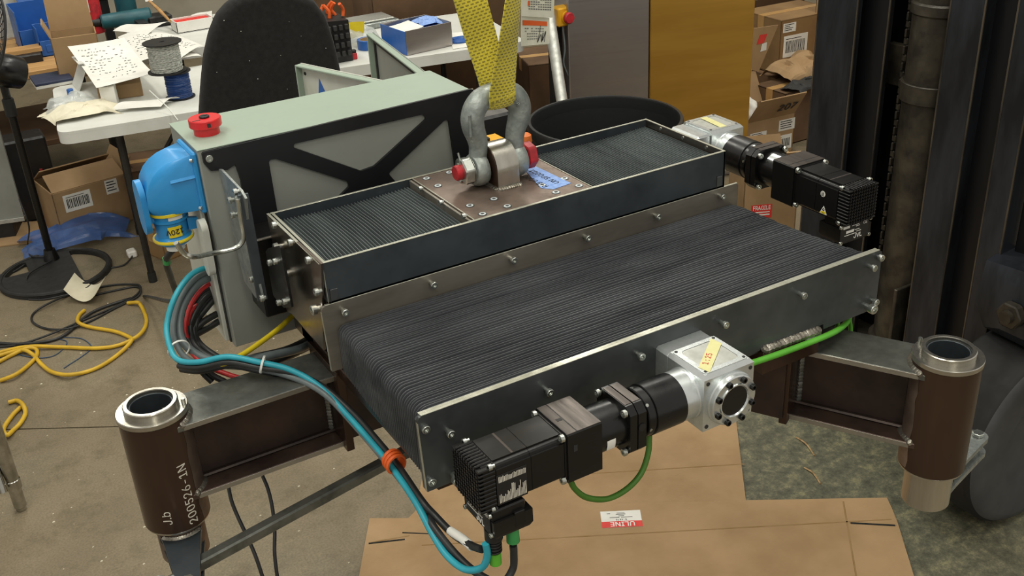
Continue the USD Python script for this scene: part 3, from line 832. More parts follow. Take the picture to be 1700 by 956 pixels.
def leg(ang, c, arm, mark=None):
    d = np.array([math.cos(ang), math.sin(ang), 0])
    s = np.array([-d[1], d[0], 0])
    c3 = np.array([c[0], c[1], 0])
    h = np.array([HC[0], HC[1], 0])
    h = c3 - d * ((c3 - h) @ d)                                                              # beam axis through the tube
    Lr = (c3 - h) @ d
    root, tip = h + d * .47, c3 - d * .030
    lg = part(g, 'leg_beam', bar(root + [0, 0, (ZT + ZBm) / 2], tip + [0, 0, (ZT + ZBm) / 2], .010, ZT - ZBm - .02), 'beam_web')
    bot0 = root - d * (.09 if mark is None else .0)
    for z, q in ((ZT - .006, root), (ZBm + .006, bot0)):
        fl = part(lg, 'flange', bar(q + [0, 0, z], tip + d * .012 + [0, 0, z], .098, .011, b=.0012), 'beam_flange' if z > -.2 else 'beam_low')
        for sg in (-1, 1):
            part(lg, 'flange_edge', bar(q + s * sg * .0487 + [0, 0, z], tip - d * .004 + s * sg * .0487 + [0, 0, z], .0015, .009, b=.0003), 'steel_strip')
    part(lg, 'end_plate', bar(root + s * -.066 + [0, 0, (ZT + ZBm) / 2 + .006], root + s * .066 + [0, 0, (ZT + ZBm) / 2 + .006], .014, ZT - ZBm + .014), 'brown_steel')
    wr = np.random.RandomState(int(ang * 10) + 40)
    for sg in (-1, 1):
        for q, dd in ((root + d * .010, 1), (tip - d * .018, -1)):
            bd = [lathe([(0, 0), (.0062, .0006), (.0046, .004), (0, .0052)], q + s * sg * .0065 + [0, 0, ZBm + .014 + k * .0066], s * sg + d * dd * .8 + [0, 0, wr.uniform(-.3, .3)], 8) for k in range(19)]
            part(lg, 'weld_bead', J(bd), 'weld' if dd < 0 else 'beam_flange', kind='stuff')
        # fillet between web and lower flange
        part(lg, 'fillet', bar(root + s * sg * .009 + [0, 0, ZBm + .0145], tip + s * sg * .009 + [0, 0, ZBm + .0145], .010, .006, b=.0028), 'beam_web')
    # the tube
    R = .0548
    tubep = part(g, 'pivot_tube', ringtube(c3 + [0, 0, ZP1], c3 + [0, 0, ZP0], R, .0335, 64, .001), 'brown_steel')
    part(tubep, 'collar', lathe([(.0340, -.002), (.0560, -.002), (.0567, -.001), (.0567, .006), (.0558, .0075), (.0432, .0075), (.0432, .018), (.0418, .0195), (.0360, .0195), (.0348, .017), (.0348, -.002)], c3 + [0, 0, ZP0], (0, 0, 1), 64), 'ground_steel')
    part(tubep, 'bearing_sleeve', ringtube(c3 + [0, 0, ZP0 - .10], c3 + [0, 0, ZP0 + .014], .0347, .0320, 48), 'steel_plate')
    part(tubep, 'grease_fitting', cyl(c3 - d * .0475 + s * .018 + [0, 0, ZP0 + .0075], c3 - d * .0475 + s * .018 + [0, 0, ZP0 + .017], .0035, 12), 'zinc')
    hm = np.random.RandomState(int(ang * 7) + 50)
    e0 = math.atan2(-d[1], -d[0]) + (.62 if mark is None else -.62) * 1.0
    ed_ = [hm.uniform(-.10, .10) for _ in range(12)]
    part(tubep, 'ground_patch', grid(lambda a_, b_: (c3[0] + (R + .0003) * math.cos(e0 + (a_ - .5) * (.62 + np.interp(b_, np.linspace(0, 1, 12), ed_))), c3[1] + (R + .0003) * math.sin(e0 + (a_ - .5) * (.62 + np.interp(b_, np.linspace(0, 1, 12), ed_))), ZP1 + .004 + (ZT - ZP1 - .010) * b_), 9, 24), 'brown_plate')
    for z in (ZT, ZBm + .012):                                                               # weld of the flanges round the tube
        bd = []
        for k in range(17):
            t = ang + math.pi + (k - 8) * .115
            e = np.array([math.cos(t), math.sin(t), 0])
            bd.append(lathe([(0, 0), (.0072, .0006), (.0054, .0045), (0, .006)], c3 + e * (R + .0005) + [0, 0, z - .002], e * .8 + [wr.uniform(-.1, .1), 0, 1.0], 8))
        part(tubep, 'weld_bead', J(bd), 'weld', kind='stuff')
    part(tubep, 'rim', ringtube(c3 + [0, 0, ZP1 - .004], c3 + [0, 0, ZP1], R - .0015, .036, 48), 'ground_steel')
    hub = part(g, 'swivel_hub', lathe([(0, 0), (.0385, 0), (.040, .002), (.040, .078), (0, .078)], c3 + [0, 0, ZP1 - .080], (0, 0, 1), 56), 'ground_steel' if mark is None else 'brown_plate')
    a = np.array([math.cos(arm), math.sin(arm), 0])
    e = np.array([math.cos(arm - .95), math.sin(arm - .95), 0])
    hd = c3 + e * .0395 + [0, 0, ZP1 - .032]
    part(hub, 'drilled_hole', cyl(hd - e * .002, hd + e * .0012, .0055, 16), 'gasket')
    sd = np.array([-a[1], a[0], 0])
    for z in (ZP1 - .030, ZP1 - .062):
        pl = Polygon([(.020, -.034), (.045, -.030), (.150, -.018)] + [(.155 + .018 * math.cos(t), .018 * math.sin(t)) for t in np.linspace(-1.45, 1.45, 12)] + [(.150, .018), (.045, .030), (.020, .034)])
        part(hub, 'swivel_arm', plate(pl, c3 + [0, 0, z], a, sd, .0095), 'galvanised' if mark is None else 'steel_plate')
    ap = c3 + a * .155
    part(hub, 'arm_bolt', J(hexnut(ap + [0, 0, ZP1 - .0205], (0, 0, 1), .0105, .007, .3), cyl(ap + [0, 0, ZP1 - .075], ap + [0, 0, ZP1 - .02], .006, 14)), 'zinc')
    bd = [lathe([(0, 0), (.0066, .0006), (.005, .0045), (0, .0055)], c3 + np.array([math.cos(arm + k * .12 - .7), math.sin(arm + k * .12 - .7), 0]) * .0405 + [0, 0, ZP1 - .022], (math.cos(arm + k * .12 - .7), math.sin(arm + k * .12 - .7), .6), 8) for k in range(13)]
    part(hub, 'weld_bead', J(bd), 'weld', kind='stuff')
    return tubep, c3, ap


CL, CR = (-.267, .447), (.876, -.16)
tubeL, c3L, apL = leg(math.pi, CL, math.radians(-100), mark='L')
tubeR, c3R, apR = leg(-math.pi / 3, CR, math.radians(8))
# paint-pen lettering running up the left tube
def wrap_text(s, c, ang0, z0, h, r):
    m = meshkit.text_mesh(s, h, .0004)
    v = m.vertices.copy()
    th = ang0 - v[:, 1] / r                                                                  # capitals' height runs round the tube
    rr = r + .0002 + v[:, 2]
    m.vertices = np.stack([c[0] + rr * np.cos(th), c[1] + rr * np.sin(th), z0 + v[:, 0]], 1)
    return m


th0 = math.atan2(-1.09 - .447, -.451 + .267)
part(tubeL, 'paint_marking', wrap_text('200526-1N', CL, th0 + .55, -.338, .0150, .0548), 'white_paint', label='white paint-pen number')
part(tubeL, 'paint_marking', wrap_text('J.b', CL, th0 - .2, -.325, .014, .0548), 'white_paint', label='white paint-pen initials')
# bed frame under the bellows and steering rods between the legs
part(g, 'bed_frame', J(bx(.03, .775, .018, .05, -.150, -.126, .002), bx(.03, .775, .50, .60, -.150, -.10, .002), bx(.03, .09, .03, .56, -.150, -.126, .002), bx(.70, .775, .03, .56, -.150, -.126, .002)), 'brown_steel')
wa, wb = PM(1270, 578, y=-.008), PM(1357, 546, y=-.008)
wz = min(wa[2], wb[2])
part(g, 'bed_foot', bx(wa[0] - .006, wb[0] + .004, -.012, .04, -.152, wz - .003, .002), 'brown_steel')
part(g, 'bed_weld', J([lathe([(0, 0), (.0085, .0006), (.0062, .005), (0, .0068)], wa + (wb - wa) * t_ - [0, 0, .003], (wr.uniform(-.3, .3), -.6, 1), 8) for t_ in np.linspace(0, 1, 17)]), 'weld', kind='stuff')
part(g, 'hub_frame', J([bar(np.array([HC[0], HC[1], -.22]), np.array([HC[0] + .47 * math.cos(a), HC[1] + .47 * math.sin(a), -.22]), .10, .13) for a in (math.pi, -math.pi / 3, math.pi / 3)]), 'beam_web')
rodA = PM(312, 946, z=-.385)
rodB = PM(640, 768, z=-.372)
dv = (rodB - rodA) / np.linalg.norm(rodB - rodA)
rod = part(g, 'steering_rod', bar(rodA, rodA + dv * 1.05, .021, .021, b=.003), 'beam_flange')
part(rod, 'lock_nut', hexnut(rodA - dv * .006, dv, .0135, .012), 'zinc')
part(rod, 'rod_end', J(cyl(rodA - dv * .05, rodA, .007, 14), cyl(rodA - dv * .05 + [0, 0, -.009], rodA - dv * .05 + [0, 0, .009], .014, 20)), 'zinc')

# ------------------------------------------------------------------ electrical cabinet behind the box
KY0, KY1, KZ1, KZ0, KX0, KX1 = .655, .838, .203, -.185, -.072, .462
k = thing('electrical_cabinet', 'pale grey steel electrical cabinet with black truss panel and red switch knob on top', 'cabinet', (.2, .75, ZM + KZ0), off=MO)
part(k, 'body', J(bx(KX0, KX1, KY0, KY1, KZ0, KZ1 - .0015, .002)), 'cabinet_front')
part(k, 'cabinet_lid', bx(KX0 - .001, KX1 + .001, KY0 - .001, KY1 + .002, KZ1 - .002, KZ1, .0006), 'cabinet_grey_lit')
yl = PM(396, 556, x=KX0)[1]
dzt = PM(352, 352, x=KX0)[2]
yl = min(max(yl, KY0 + .02), KY1 - .05)
lip = part(k, 'hinged_door', bx(KX0 - .010, KX0, yl + .006, KY1 + .022, KZ0 + .004, dzt, .002), 'cabinet_white')
part(lip, 'gasket', bx(KX0 - .003, KX0 + .0005, yl - .002, yl + .006, KZ0 + .004, dzt, .0005), 'gasket')
hp = PM(345, 412, x=KX0 - .014)
ov = LineString([(hp[1] - .002, hp[2] + .040), (hp[1] + .004, hp[2] - .036)]).buffer(.017, quad_segs=8)
hd = part(lip, 'latch', plate(ov, (KX0 - .022, 0, 0), (0, 1, 0), (0, 0, 1), .012), 'cabinet_white')
# truss panel with its three windows
ty = KY0 - .006


def ty_pt(px, py):
    p = PM(px, py, y=ty)
    return (p[0], p[2])


outer = [ty_pt(*q) for q in [(335, 254), (785, 147.5), (806, 262), (700, 330), (440, 486), (420, 420), (400, 300), (391, 273), (378, 282), (350, 284), (339, 272)]]
tri1 = [ty_pt(*q) for q in [(484, 244), (488, 239), (702, 190), (709, 197), (622, 276), (600, 284)]]
tri2 = [ty_pt(*q) for q in [(446, 266), (458, 264), (577, 301), (580, 310), (560, 330), (510, 420), (476, 440)]]
tri3 = [ty_pt(*q) for q in [(645, 288), (738, 200), (745, 199), (758, 290), (740, 330), (690, 340)]]
pan = rpoly(outer, .004)
for t in (tri1, tri2, tri3):
    pan = pan.difference(rpoly(t, .0045))
tp = part(k, 'truss_panel', plate(pan, (0, ty + .006, 0), (1, 0, 0), (0, 0, 1), .006), 'truss_black')
p = PM(347, 263, y=ty)
part(tp, 'bolt', bolt(p, (0, -1, 0), .0065, .004), 'zinc')
part(tp, 'cut_edge', bar(PM(337, 253.5, y=ty + .003), PM(785, 147.5, y=ty + .003), .004, .0012), 'steel_strip')
# folded side bracket and the bent rod that holds the plug
bx_ = -.046
bpts = [PM(363, 281, x=bx_), PM(367, 282, x=bx_), PM(399, 316, x=bx_), PM(407, 330, x=bx_), PM(412, 400, x=bx_), PM(436, 498, x=bx_), PM(424, 494, x=bx_), PM(405, 466, x=bx_)]
b2 = part(k, 'folded_bracket', plate(Polygon([(q[1], q[2]) for q in bpts]), (bx_, 0, 0), (0, 1, 0), (0, 0, 1), .004), 'galvanised')
part(b2, 'bracket_flange', bar(PM(403, 322, x=bx_ + .002), PM(436, 498, x=bx_ + .002), .018, .004, up=(0, 1, 0)), 'steel_plate')
for px, py in [(397, 317), (388, 331), (393, 355), (424, 462), (441, 493)]:
    part(b2, 'bolt', bolt(PM(px, py, x=bx_), (-1, 0, 0), .006, .006, .004), 'zinc')
rx = bx_ - .008
rp_ = [PM(395, 330, x=rx), PM(400, 362, x=rx), PM(404.5, 388, x=rx), PM(402, 402, x=rx - .004), PM(388, 413, x=rx - .02), PM(350, 421, x=rx - .06), PM(322, 426, x=rx - .10), PM(306, 421, x=rx - .115), PM(292, 403, x=rx - .125)]
part(k, 'hook_rod', tube(rp_, .0042, 10), 'zinc')
# black carriage end between the cabinet and the box
ce = part(k, 'carriage_block', bx(-.026, .10, .570, .650, -.10, .050, .003), 'black_satin')
part(ce, 'rim', bx(-.028, .10, .568, .574, .050, .053, .0005), 'steel_strip')
cq = [PM(446, 420, x=-.020), PM(450, 415, x=-.020), PM(468, 411, x=-.020), PM(486, 505, x=-.020), PM(474, 506, x=-.020), PM(458, 488, x=-.020)]
cp_ = part(ce, 'plate_bracket', plate(Polygon([(q[1], q[2]) for q in cq]).buffer(.004), (-.024, 0, 0), (0, 1, 0), (0, 0, 1), .004), 'black_satin')
for px, py in [(455, 434), (464, 432), (470, 500), (480, 498)]:
    part(cp_, 'bolt', bolt(PM(px, py, x=-.024), (-1, 0, 0), .0055, .006, .005), 'zinc')
# isolator knob
kc = PM(344, 221, z=KZ1)
kn = part(k, 'isolator_knob', J(lathe([(0, 0), (.0225, 0), (.0225, .012), (.0235, .013), (.0275, .014), (.0285, .0155), (.0285, .0275), (.0275, .029), (0, .029)], kc, (0, 0, 1), 40), ), 'red_plastic')
part(kn, 'knob_handle', hull([kc + np.array(q) for q in [(-.010, -.020, .014), (.024, -.013, .014), (.029, .006, .014), (-.010, .020, .014), (-.010, -.020, .0282), (.024, -.013, .0282), (.029, .006, .0282), (-.010, .020, .0282)]]), 'red_plastic')
part(kn, 'lock_screw', J(cyl(kc + [0, 0, .029], kc + [0, 0, .0325], .009, 20, b=.001), bar(kc + np.array([-.006, 0, .033]), kc + np.array([.006, 0, .033]), .003, .0012)), 'black_plastic')
part(kn, 'padlock_slot', J(bx(kc[0] - .004, kc[0] + .002, kc[1] - .0290, kc[1] - .024, kc[2] + .018, kc[2] + .025, 0), bx(kc[0] - .024, kc[0] - .010, kc[1] - .012, kc[1] - .0095, kc[2] + .0285, kc[2] + .0294, 0)), 'gasket')
# open rear doors that show above the top
dz1 = KZ1 - .004


def door_panel(pa, pb, h, skin):
    a, b = np.array(pa), np.array(pb)
    d = (b - a) / np.linalg.norm(b - a)
    nn = np.cross([0, 0, 1.0], d)
    m = part(k, 'open_door', bar(a + [0, 0, -h / 2], b + [0, 0, -h / 2], .0025, h), skin)
    part(m, 'door_rim', J(bar(a + nn * .008 + [0, 0, -.004], b + nn * .008 + [0, 0, -.004], .016, .004), bar(b + nn * .008 + [0, 0, -.002], b + nn * .008 + [0, 0, -h], .016, .004, up=d), bar(a + nn * .008 + [0, 0, -.002], a + nn * .008 + [0, 0, -h], .016, .004, up=d)), 'cabinet_grey_lit')
    return m, d, nn


a1, b1 = PM(636, 133, z=dz1), PM(499, 104, z=dz1)
m1, d1, n1 = door_panel(a1, b1, .34, 'cabinet_white')
lo_ = PM(527, 143, y=1.02)
mk = b1 - d1 * .062 + [0, 0, -.048]
part(m1, 'blue_emblem', J(plate(Polygon([(-.016, -.03), (-.004, .022), (.010, -.004), (.012, -.03)]), mk - n1 * .0016 if False else mk + n1 * .0014, -d1, (0, 0, 1), .0006)), 'blue_plastic')
part(m1, 'red_emblem', plate(rpoly([(.013, -.03), (.013, -.012), (.022, -.010), (.026, -.018), (.024, -.03)], .001), mk + n1 * .0014, -d1, (0, 0, 1), .0006), 'red_paint')
part(m1, 'hinge_hole', cyl(b1 - d1 * .012 + [0, 0, -.022], b1 - d1 * .012 + n1 * .0018 + [0, 0, -.022], .004, 12), 'gasket')
a2, b2_ = PM(705, 118, z=dz1), PM(619, 53, z=dz1)
m2, d2, n2 = door_panel(a2, b2_, .36, 'cabinet_front')
part(m2, 'seal_strip', J(bar(a2 + d2 * .02 + n2 * .004 + [0, 0, -.016], b2_ - d2 * .02 + n2 * .004 + [0, 0, -.016], .006, .009), bar(b2_ - d2 * .02 + n2 * .004 + [0, 0, -.012], b2_ - d2 * .02 + n2 * .004 + [0, 0, -.34], .005, .005, up=d2)), 'gasket')
# power inlet hood on the left face
ix = KX0
fq = [PM(294, 236, x=ix - .004), PM(312, 242, x=ix - .004), PM(345, 349, x=ix - .004), PM(331, 351, x=ix - .004)]
fc = sum(fq) / 4


def iy(px, py, off):
    return PM(px, py, x=ix - off)


IYA, IYB = KY0 + .006, KY0 + .104
izt, izb = PM(312, 241, x=ix)[2] + .002, PM(343, 350, x=ix)[2]
hood = part(k, 'inlet_flange', J(bx(ix - .010, ix, IYA, IYB, izb, izt, .003)), 'plug_blue')
hpts = []
for y in (IYA + .006, IYB - .006):
    hpts += [(ix - .008, y, izb + .006), (ix - .008, y, izt - .004)]
for t in np.linspace(0, math.pi / 2, 8):                                                     # the rounded back of the hood
    for y in (IYA + .014, IYB - .014):
        hpts.append((ix - .018 - .076 * math.sin(t), y, izb + .028 + (izt - izb - .034) * math.cos(t) ** .8))
mc = PM(278, 345, y=(IYA + IYB) / 2)
for t in np.linspace(0, 2 * math.pi, 20, endpoint=False):
    hpts.append(mc + [.036 * math.cos(t), .036 * math.sin(t), .010])
    hpts.append(mc + [.034 * math.cos(t), .034 * math.sin(t), -.002])
part(hood, 'inlet_hood', hull(hpts), 'plug_blue', smooth=25)
part(hood, 'hood_rib', J(hull([(ix - .010, IYA + .006, izt - .040), (ix - .010, IYA + .002, izt - .044), (ix - .052, IYA + .006, izt - .046), (ix - .010, IYA + .02, izt - .030), (ix - .048, IYA + .022, izt - .030), (ix - .010, IYA + .02, izt - .05), (ix - .050, IYA + .02, izt - .05)])), 'plug_blue')
for z in (izb + .012, izt - .012):
    part(hood, 'flange_screw', cyl((ix - .009, IYA - .0006, z), (ix - .0125, IYA + .003, z), .0035, 10), 'zinc')
ld = LineString([(mc[1] + .0, mc[2] + .036), (mc[1] + .0, mc[2] - .012)]).buffer(.026, quad_segs=8)
part(hood, 'inlet_lid', plate(ld, (mc[0] - .046, 0, 0), (0, 1, 0), (0, 0, 1), .010), 'plug_blue')
part(hood, 'lid_hinge', J(cyl(mc + [-.034, -.012, -.012], mc + [-.034, .012, -.012], .006, 12)), 'plug_blue')

pg = thing('power_plug', 'blue plug with yellow seal rings pushed up into the cabinet inlet', 'plug', mc + [0, 0, -.10 + ZM], off=MO)
part(pg, 'shell', lathe([(0, 0), (.0305, 0), (.0305, -.012), (.0325, -.013), (.0325, -.017), (.0285, -.020), (.0275, -.046), (.0325, -.050), (.0325, -.058), (.024, -.064), (0, -.064)], mc + [0, 0, -.002], (0, 0, 1), 40), 'plug_blue')
part(pg, 'seal_ring', ringtube(mc + [0, 0, -.006], mc + [0, 0, .0], .0355, .030, 40), 'plug_yellow')
part(pg, 'seal_ring', lathe([(.03, -.052), (.0355, -.052), (.0362, -.0545), (.0355, -.057), (.03, -.057)], mc, (0, 0, 1), 40), 'plug_yellow')
fd = EYE - (mc + [0, 0, ZM])
fa = math.atan2(fd[1], fd[0])


def shell_patch(a0, a1, z0, z1, r, th=.0008):
    return grid(lambda p_, q_: (mc[0] + r * math.cos(fa + a0 + (a1 - a0) * p_), mc[1] + r * math.sin(fa + a0 + (a1 - a0) * p_), mc[2] + z0 + (z1 - z0) * q_), 9, 3, -th)


vl = part(pg, 'voltage_label', shell_patch(-.25, .55, -.046, -.026, .0289), 'plug_yellow')
tm = meshkit.text_mesh('120V', .009, .0004, True)
vv_ = tm.vertices.copy()
w_ = tm.bounds[1][0]
th_ = fa + .15 + (w_ / 2 - vv_[:, 0]) / .0305 * -1.0 * -1
th_ = fa + .15 - (vv_[:, 0] - w_ / 2) / .0305 * -1
tm.vertices = np.stack([mc[0] + (.0301 + vv_[:, 2]) * np.cos(fa + .15 - (vv_[:, 0] - w_ / 2) / .0305), mc[1] + (.0301 + vv_[:, 2]) * np.sin(fa + .15 - (vv_[:, 0] - w_ / 2) / .0305), mc[2] - .0315 - vv_[:, 1]], 1)
part(vl, 'lettering', tm, 'ink')                                                             # the plug hangs upside down, so its figures do
ql = part(pg, 'rating_label', shell_patch(-.1, .75, -.0135, -.003, .0309), 'paper')
part(ql, 'printing', J([shell_patch(-.05 + .11 * i_, .0 + .11 * i_, -.0115, -.006, .0313, .0003) for i_ in range(7)]), 'ink_grey')
part(pg, 'locking_tab', J(hull([mc + np.array(q) + np.array([.026, -.012, 0]) for q in [(0, -.004, -.044), (.016, -.004, -.044), (.018, -.004, -.024), (0, -.004, -.020), (0, .004, -.044), (.016, .004, -.044), (.018, .004, -.024), (0, .004, -.020)]])), 'plug_blue')
part(pg, 'cable_gland', cyl(mc + [0, 0, -.066], mc + [0, 0, -.078], .0165, 20), 'paper')

# ------------------------------------------------------------------ shackle and sling
sh = thing('bow_shackle', 'galvanised bow shackle with red pin ends through the lifting lug', 'shackle', (LXC, CY, ZM + PZ), off=MO)
hc = [(-.0385, .0), (-.0380, .018), (-.0365, .038), (-.0395, .055), (-.0450, .072), (-.0470, .090), (-.0420, .106), (-.031, .118), (-.015, .1235), (0, .1245)]
hc = hc + [(-x, z) for x, z in hc[-2::-1]]
SXC = LXC - .012
part(sh, 'bow', tube([(LXC + x + .006 * z / .1245, CY, PZ + z) for x, z in hc], [.0150, .0160, .0165, .0178, .0195, .0205, .0205, .0203, .0202, .0202, .0202, .0203, .0205, .0205, .0195, .0178, .0165, .0160, .0150], 22, 6), 'shackle_zinc', smooth=40)
for sg in (-1, 1):
    xo = LXC + sg * .0390
    part(sh, 'eye', lathe([(0, -.0145), (.020, -.0145), (.027, -.0115), (.0298, -.005), (.0298, .005), (.027, .0115), (.020, .0145), (0, .0145)], (xo, CY, PZ - .002), (1, 0, 0), 36), 'shackle_zinc', smooth=40)
part(sh, 'raised_panel', J(grid(lambda a_, b_: (LXC - .0475 - .0195 * math.cos(-.9 + 1.1 * b_) * .6 , CY - .0207 * math.cos(-.5 + 1.0 * b_) , PZ + .066 + .038 * a_), 6, 6, -.001)), 'shackle_zinc')
pinx0, pinx1 = LXC - .084, LXC + .058
pin = part(sh, 'pin', cyl((pinx0, CY, PZ), (LXC + .058, CY, PZ), .0135, 28, b=.0015), 'red_paint')
part(sh, 'pin_head', J(hexnut((LXC + .0545, CY, PZ), (1, 0, 0), .024, .019, .2)), 'red_paint')
part(sh, 'nut', J(hexnut((LXC - .0540, CY, PZ), (-1, 0, 0), .0245, .019, .25), cyl((LXC - .0540, CY, PZ), (LXC - .0550, CY, PZ), .0235, 28)), 'zinc')
cx_ = pinx0 + .011
cot = tube([(cx_, CY + .004, PZ + .034), (cx_ + .001, CY + .001, PZ + .018), (cx_, CY, PZ - .014), (cx_ + .002, CY - .004, PZ - .019), (cx_ + .008, CY - .008, PZ - .021)], .0021, 8)
cot2 = tube([(cx_ - .002, CY + .003, PZ + .016), (cx_ - .002, CY, PZ - .015), (cx_ + .003, CY - .009, PZ - .018), (cx_ + .012, CY - .012, PZ - .018)], .0021, 8)
part(sh, 'cotter_pin', J(cot, cot2), 'zinc')
um = J([text(t, (0, 0, 0), (1, 0, 0), (0, 1, 0), .009, .0012, True) for t in ('U.S.A.',)])
uv_ = um.vertices.copy()
aa = .25 + uv_[:, 0] / .062
um.vertices = np.stack([LXC + .0 + (.0455 - .0035 + uv_[:, 1]) * np.sin(aa + .25), CY - .0203 - uv_[:, 2] + .0045 * ((uv_[:, 1] - .0045) / .0045) ** 2 * .6, PZ + .079 + (.0455 - .0035 + uv_[:, 1]) * np.cos(aa + .25)], 1)
part(sh, 'cast_lettering', um, 'shackle_zinc')

# the sling: one webbing band that comes down, passes under the bow and goes up again
crown = np.array([LXC + .010, CY, PZ + .1245])
LTOP = PM(781, 0, y=CY + .045)
LBOT = PM(817, 128, y=CY + .024)
RTOP = PM(852, 0, y=CY - .050)
RBOT = PM(834, 150, y=CY - .026)
lup = LTOP + (LTOP - LBOT) * 1.9
rup = RTOP + (RTOP - RBOT) * 1.6
cc = np.array([crown[0], CY, PZ + .1245])
RW = .0226
path = [lup, LTOP * .5 + lup * .5, LTOP, LBOT * .5 + LTOP * .5, LBOT] + [np.array([LBOT[0] + (RBOT[0] - LBOT[0]) * (k_ + 1) / 6, CY + RW * math.cos(t_), PZ + .1245 + RW * math.sin(t_)]) for k_, t_ in enumerate((-.2, -.9, -1.57, -2.2, -2.9))] + [RBOT, RBOT * .5 + RTOP * .5, RTOP, RTOP * .5 + rup * .5, rup]
wdir = [(1, -.25, 0)] * 4 + [(1, -.1, .0)] + [(1, 0, 0)] * 5 + [(1, .1, 0), (1, .45, 0), (1, .6, 0), (1, .6, 0), (1, .6, 0)]
wid = [.058, .058, .056, .055, .053, .050, .049, .049, .049, .050, .053, .056, .054, .052, .052]
pp = spline(path, 12)
N = len(pp)
tt = np.linspace(0, 1, N)
kk = np.linspace(0, 1, len(path))
W = np.stack([np.interp(tt, kk, np.array(wdir, float)[:, i]) for i in range(3)], 1)
wd = np.interp(tt, kk, wid)
tg = np.gradient(pp, axis=0)
tg /= np.linalg.norm(tg, axis=1, keepdims=True)
W = W - tg * np.sum(W * tg, 1, keepdims=True)
W /= np.linalg.norm(W, axis=1, keepdims=True)
nv = 15
lens = np.concatenate([[0], np.cumsum(np.linalg.norm(np.diff(pp, axis=0), axis=1))])
vs, uvs = [], []
nn_ = np.cross(tg, W)
for layer in (0, 1):
    for i in range(N):
        for j in range(nv):
            q = j / (nv - 1) - .5
            bulge = .003 * (1 - (2 * q) ** 2) * (1 if layer == 0 else -1) + (.0012 if layer == 0 else -.0012)
            vs.append(pp[i] + W[i] * q * wd[i] + nn_[i] * bulge)
            uvs.append((q * .046, lens[i]))
f = []
for layer in (0, 1):
    o_ = layer * N * nv
    for i in range(N - 1):
        for j in range(nv - 1):
            q = (o_ + i * nv + j, o_ + (i + 1) * nv + j, o_ + (i + 1) * nv + j + 1, o_ + i * nv + j + 1)
            f.append(q if layer == 0 else q[::-1])
for i in range(N - 1):
    for j in (0, nv - 1):
        q = (i * nv + j, (i + 1) * nv + j, N * nv + (i + 1) * nv + j, N * nv + i * nv + j)
        f.append(q if j else q[::-1])
sl = thing('lifting_sling', 'soiled yellow webbing sling looped under the shackle bow', 'sling', tuple(crown + [0, 0, ZM - .03]), off=MO)
part(sl, 'webbing', T(vs, f), 'strap_yellow', smooth=True, uv=np.array(uvs))
# its two sewn tags
rt = RTOP + np.array([.026, .02, -.035])
t1a, t1b = PM(866, -40, y=CY - .03), PM(919, -40, y=CY - .02)
t1 = [PM(866, -60, y=CY - .035), PM(921, -60, y=CY - .035), PM(918, 29, y=CY - .035), PM(866, 27, y=CY - .035)]
t2 = [PM(865, 26, y=CY - .030), PM(912, 30, y=CY - .030), PM(911, 72, y=CY - .030), PM(866, 77, y=CY - .030)]
for q, nm in ((t1, 0), (t2, 1)):
    tgm = grid(lambda a_, b_: (np.array(q[0]) * (1 - a_) + np.array(q[1]) * a_) * (1 - b_) + (np.array(q[3]) * (1 - a_) + np.array(q[2]) * a_) * b_ + [0, .002 * math.sin(3 * a_ + 2 * b_), 0], 8, 8, .0006)
    tgp = part(sl, 'sewn_tag', tgm, 'strap_label', label='white printed tag' if nm == 0 else 'white tag with an orange warning band')

    def on(a_, b_, w_, h_, q=q):
        return grid(lambda s_, t_: (np.array(q[0]) * (1 - a_ - w_ * s_) + np.array(q[1]) * (a_ + w_ * s_)) * (1 - b_ - h_ * t_) + (np.array(q[3]) * (1 - a_ - w_ * s_) + np.array(q[2]) * (a_ + w_ * s_)) * (b_ + h_ * t_) + [0, .002 * math.sin(3 * (a_ + w_ * s_) + 2 * (b_ + h_ * t_)) - .0014, 0], 6, 2)
    r5 = np.random.RandomState(20 + nm)
    if nm == 0:
        lines = [on(.22 + x_ * .07, .66 + .045 * r_, .05, .02) for r_ in range(5) for x_ in range(10) if r5.rand() > .12]
        part(tgp, 'printing', J(lines), 'ink_grey')
        part(tgp, 'warning_symbol', on(.2, .70, .06, .09), 'orange')
    else:
        part(tgp, 'warning_band', on(.05, .14, .86, .17), 'orange')
        wo = grid(lambda s_, t_: (0, 0, 0), 2, 2)
        part(tgp, 'printing', J([on(.06 + x_ * .075, .40 + .09 * r_, .055, .03) for r_ in range(5) for x_ in range(10) if r5.rand() > .2 and (r_ < 2 or 1 < x_ < 7)] + [on(.15 + .05 * x_, .19, .035, .07) for x_ in range(7)]), 'ink_grey')
        part(tgp, 'signature', tube([np.array(q[0]) * (1 - a_) * (1 - b_) + np.array(q[1]) * a_ * (1 - b_) + np.array(q[3]) * (1 - a_) * b_ + np.array(q[2]) * a_ * b_ - [0, .0025, 0] for a_, b_ in [(.66, .3), (.62, .6), (.55, .9), (.68, .62), (.70, .9), (.76, .55), (.74, .85), (.85, .5), (.80, .9)]], .0005, 5), 'ink')

# ------------------------------------------------------------------ cables
def cable(name, label, pts, r, m, cat='cable', group=None, n=8, per=7):
    return single(name, label, cat, tube([np.asarray(q, float) for q in pts], r, n, per), m, smooth=60, group=group)


def W3(px, py, **kw):
    return P(px, py, **kw)


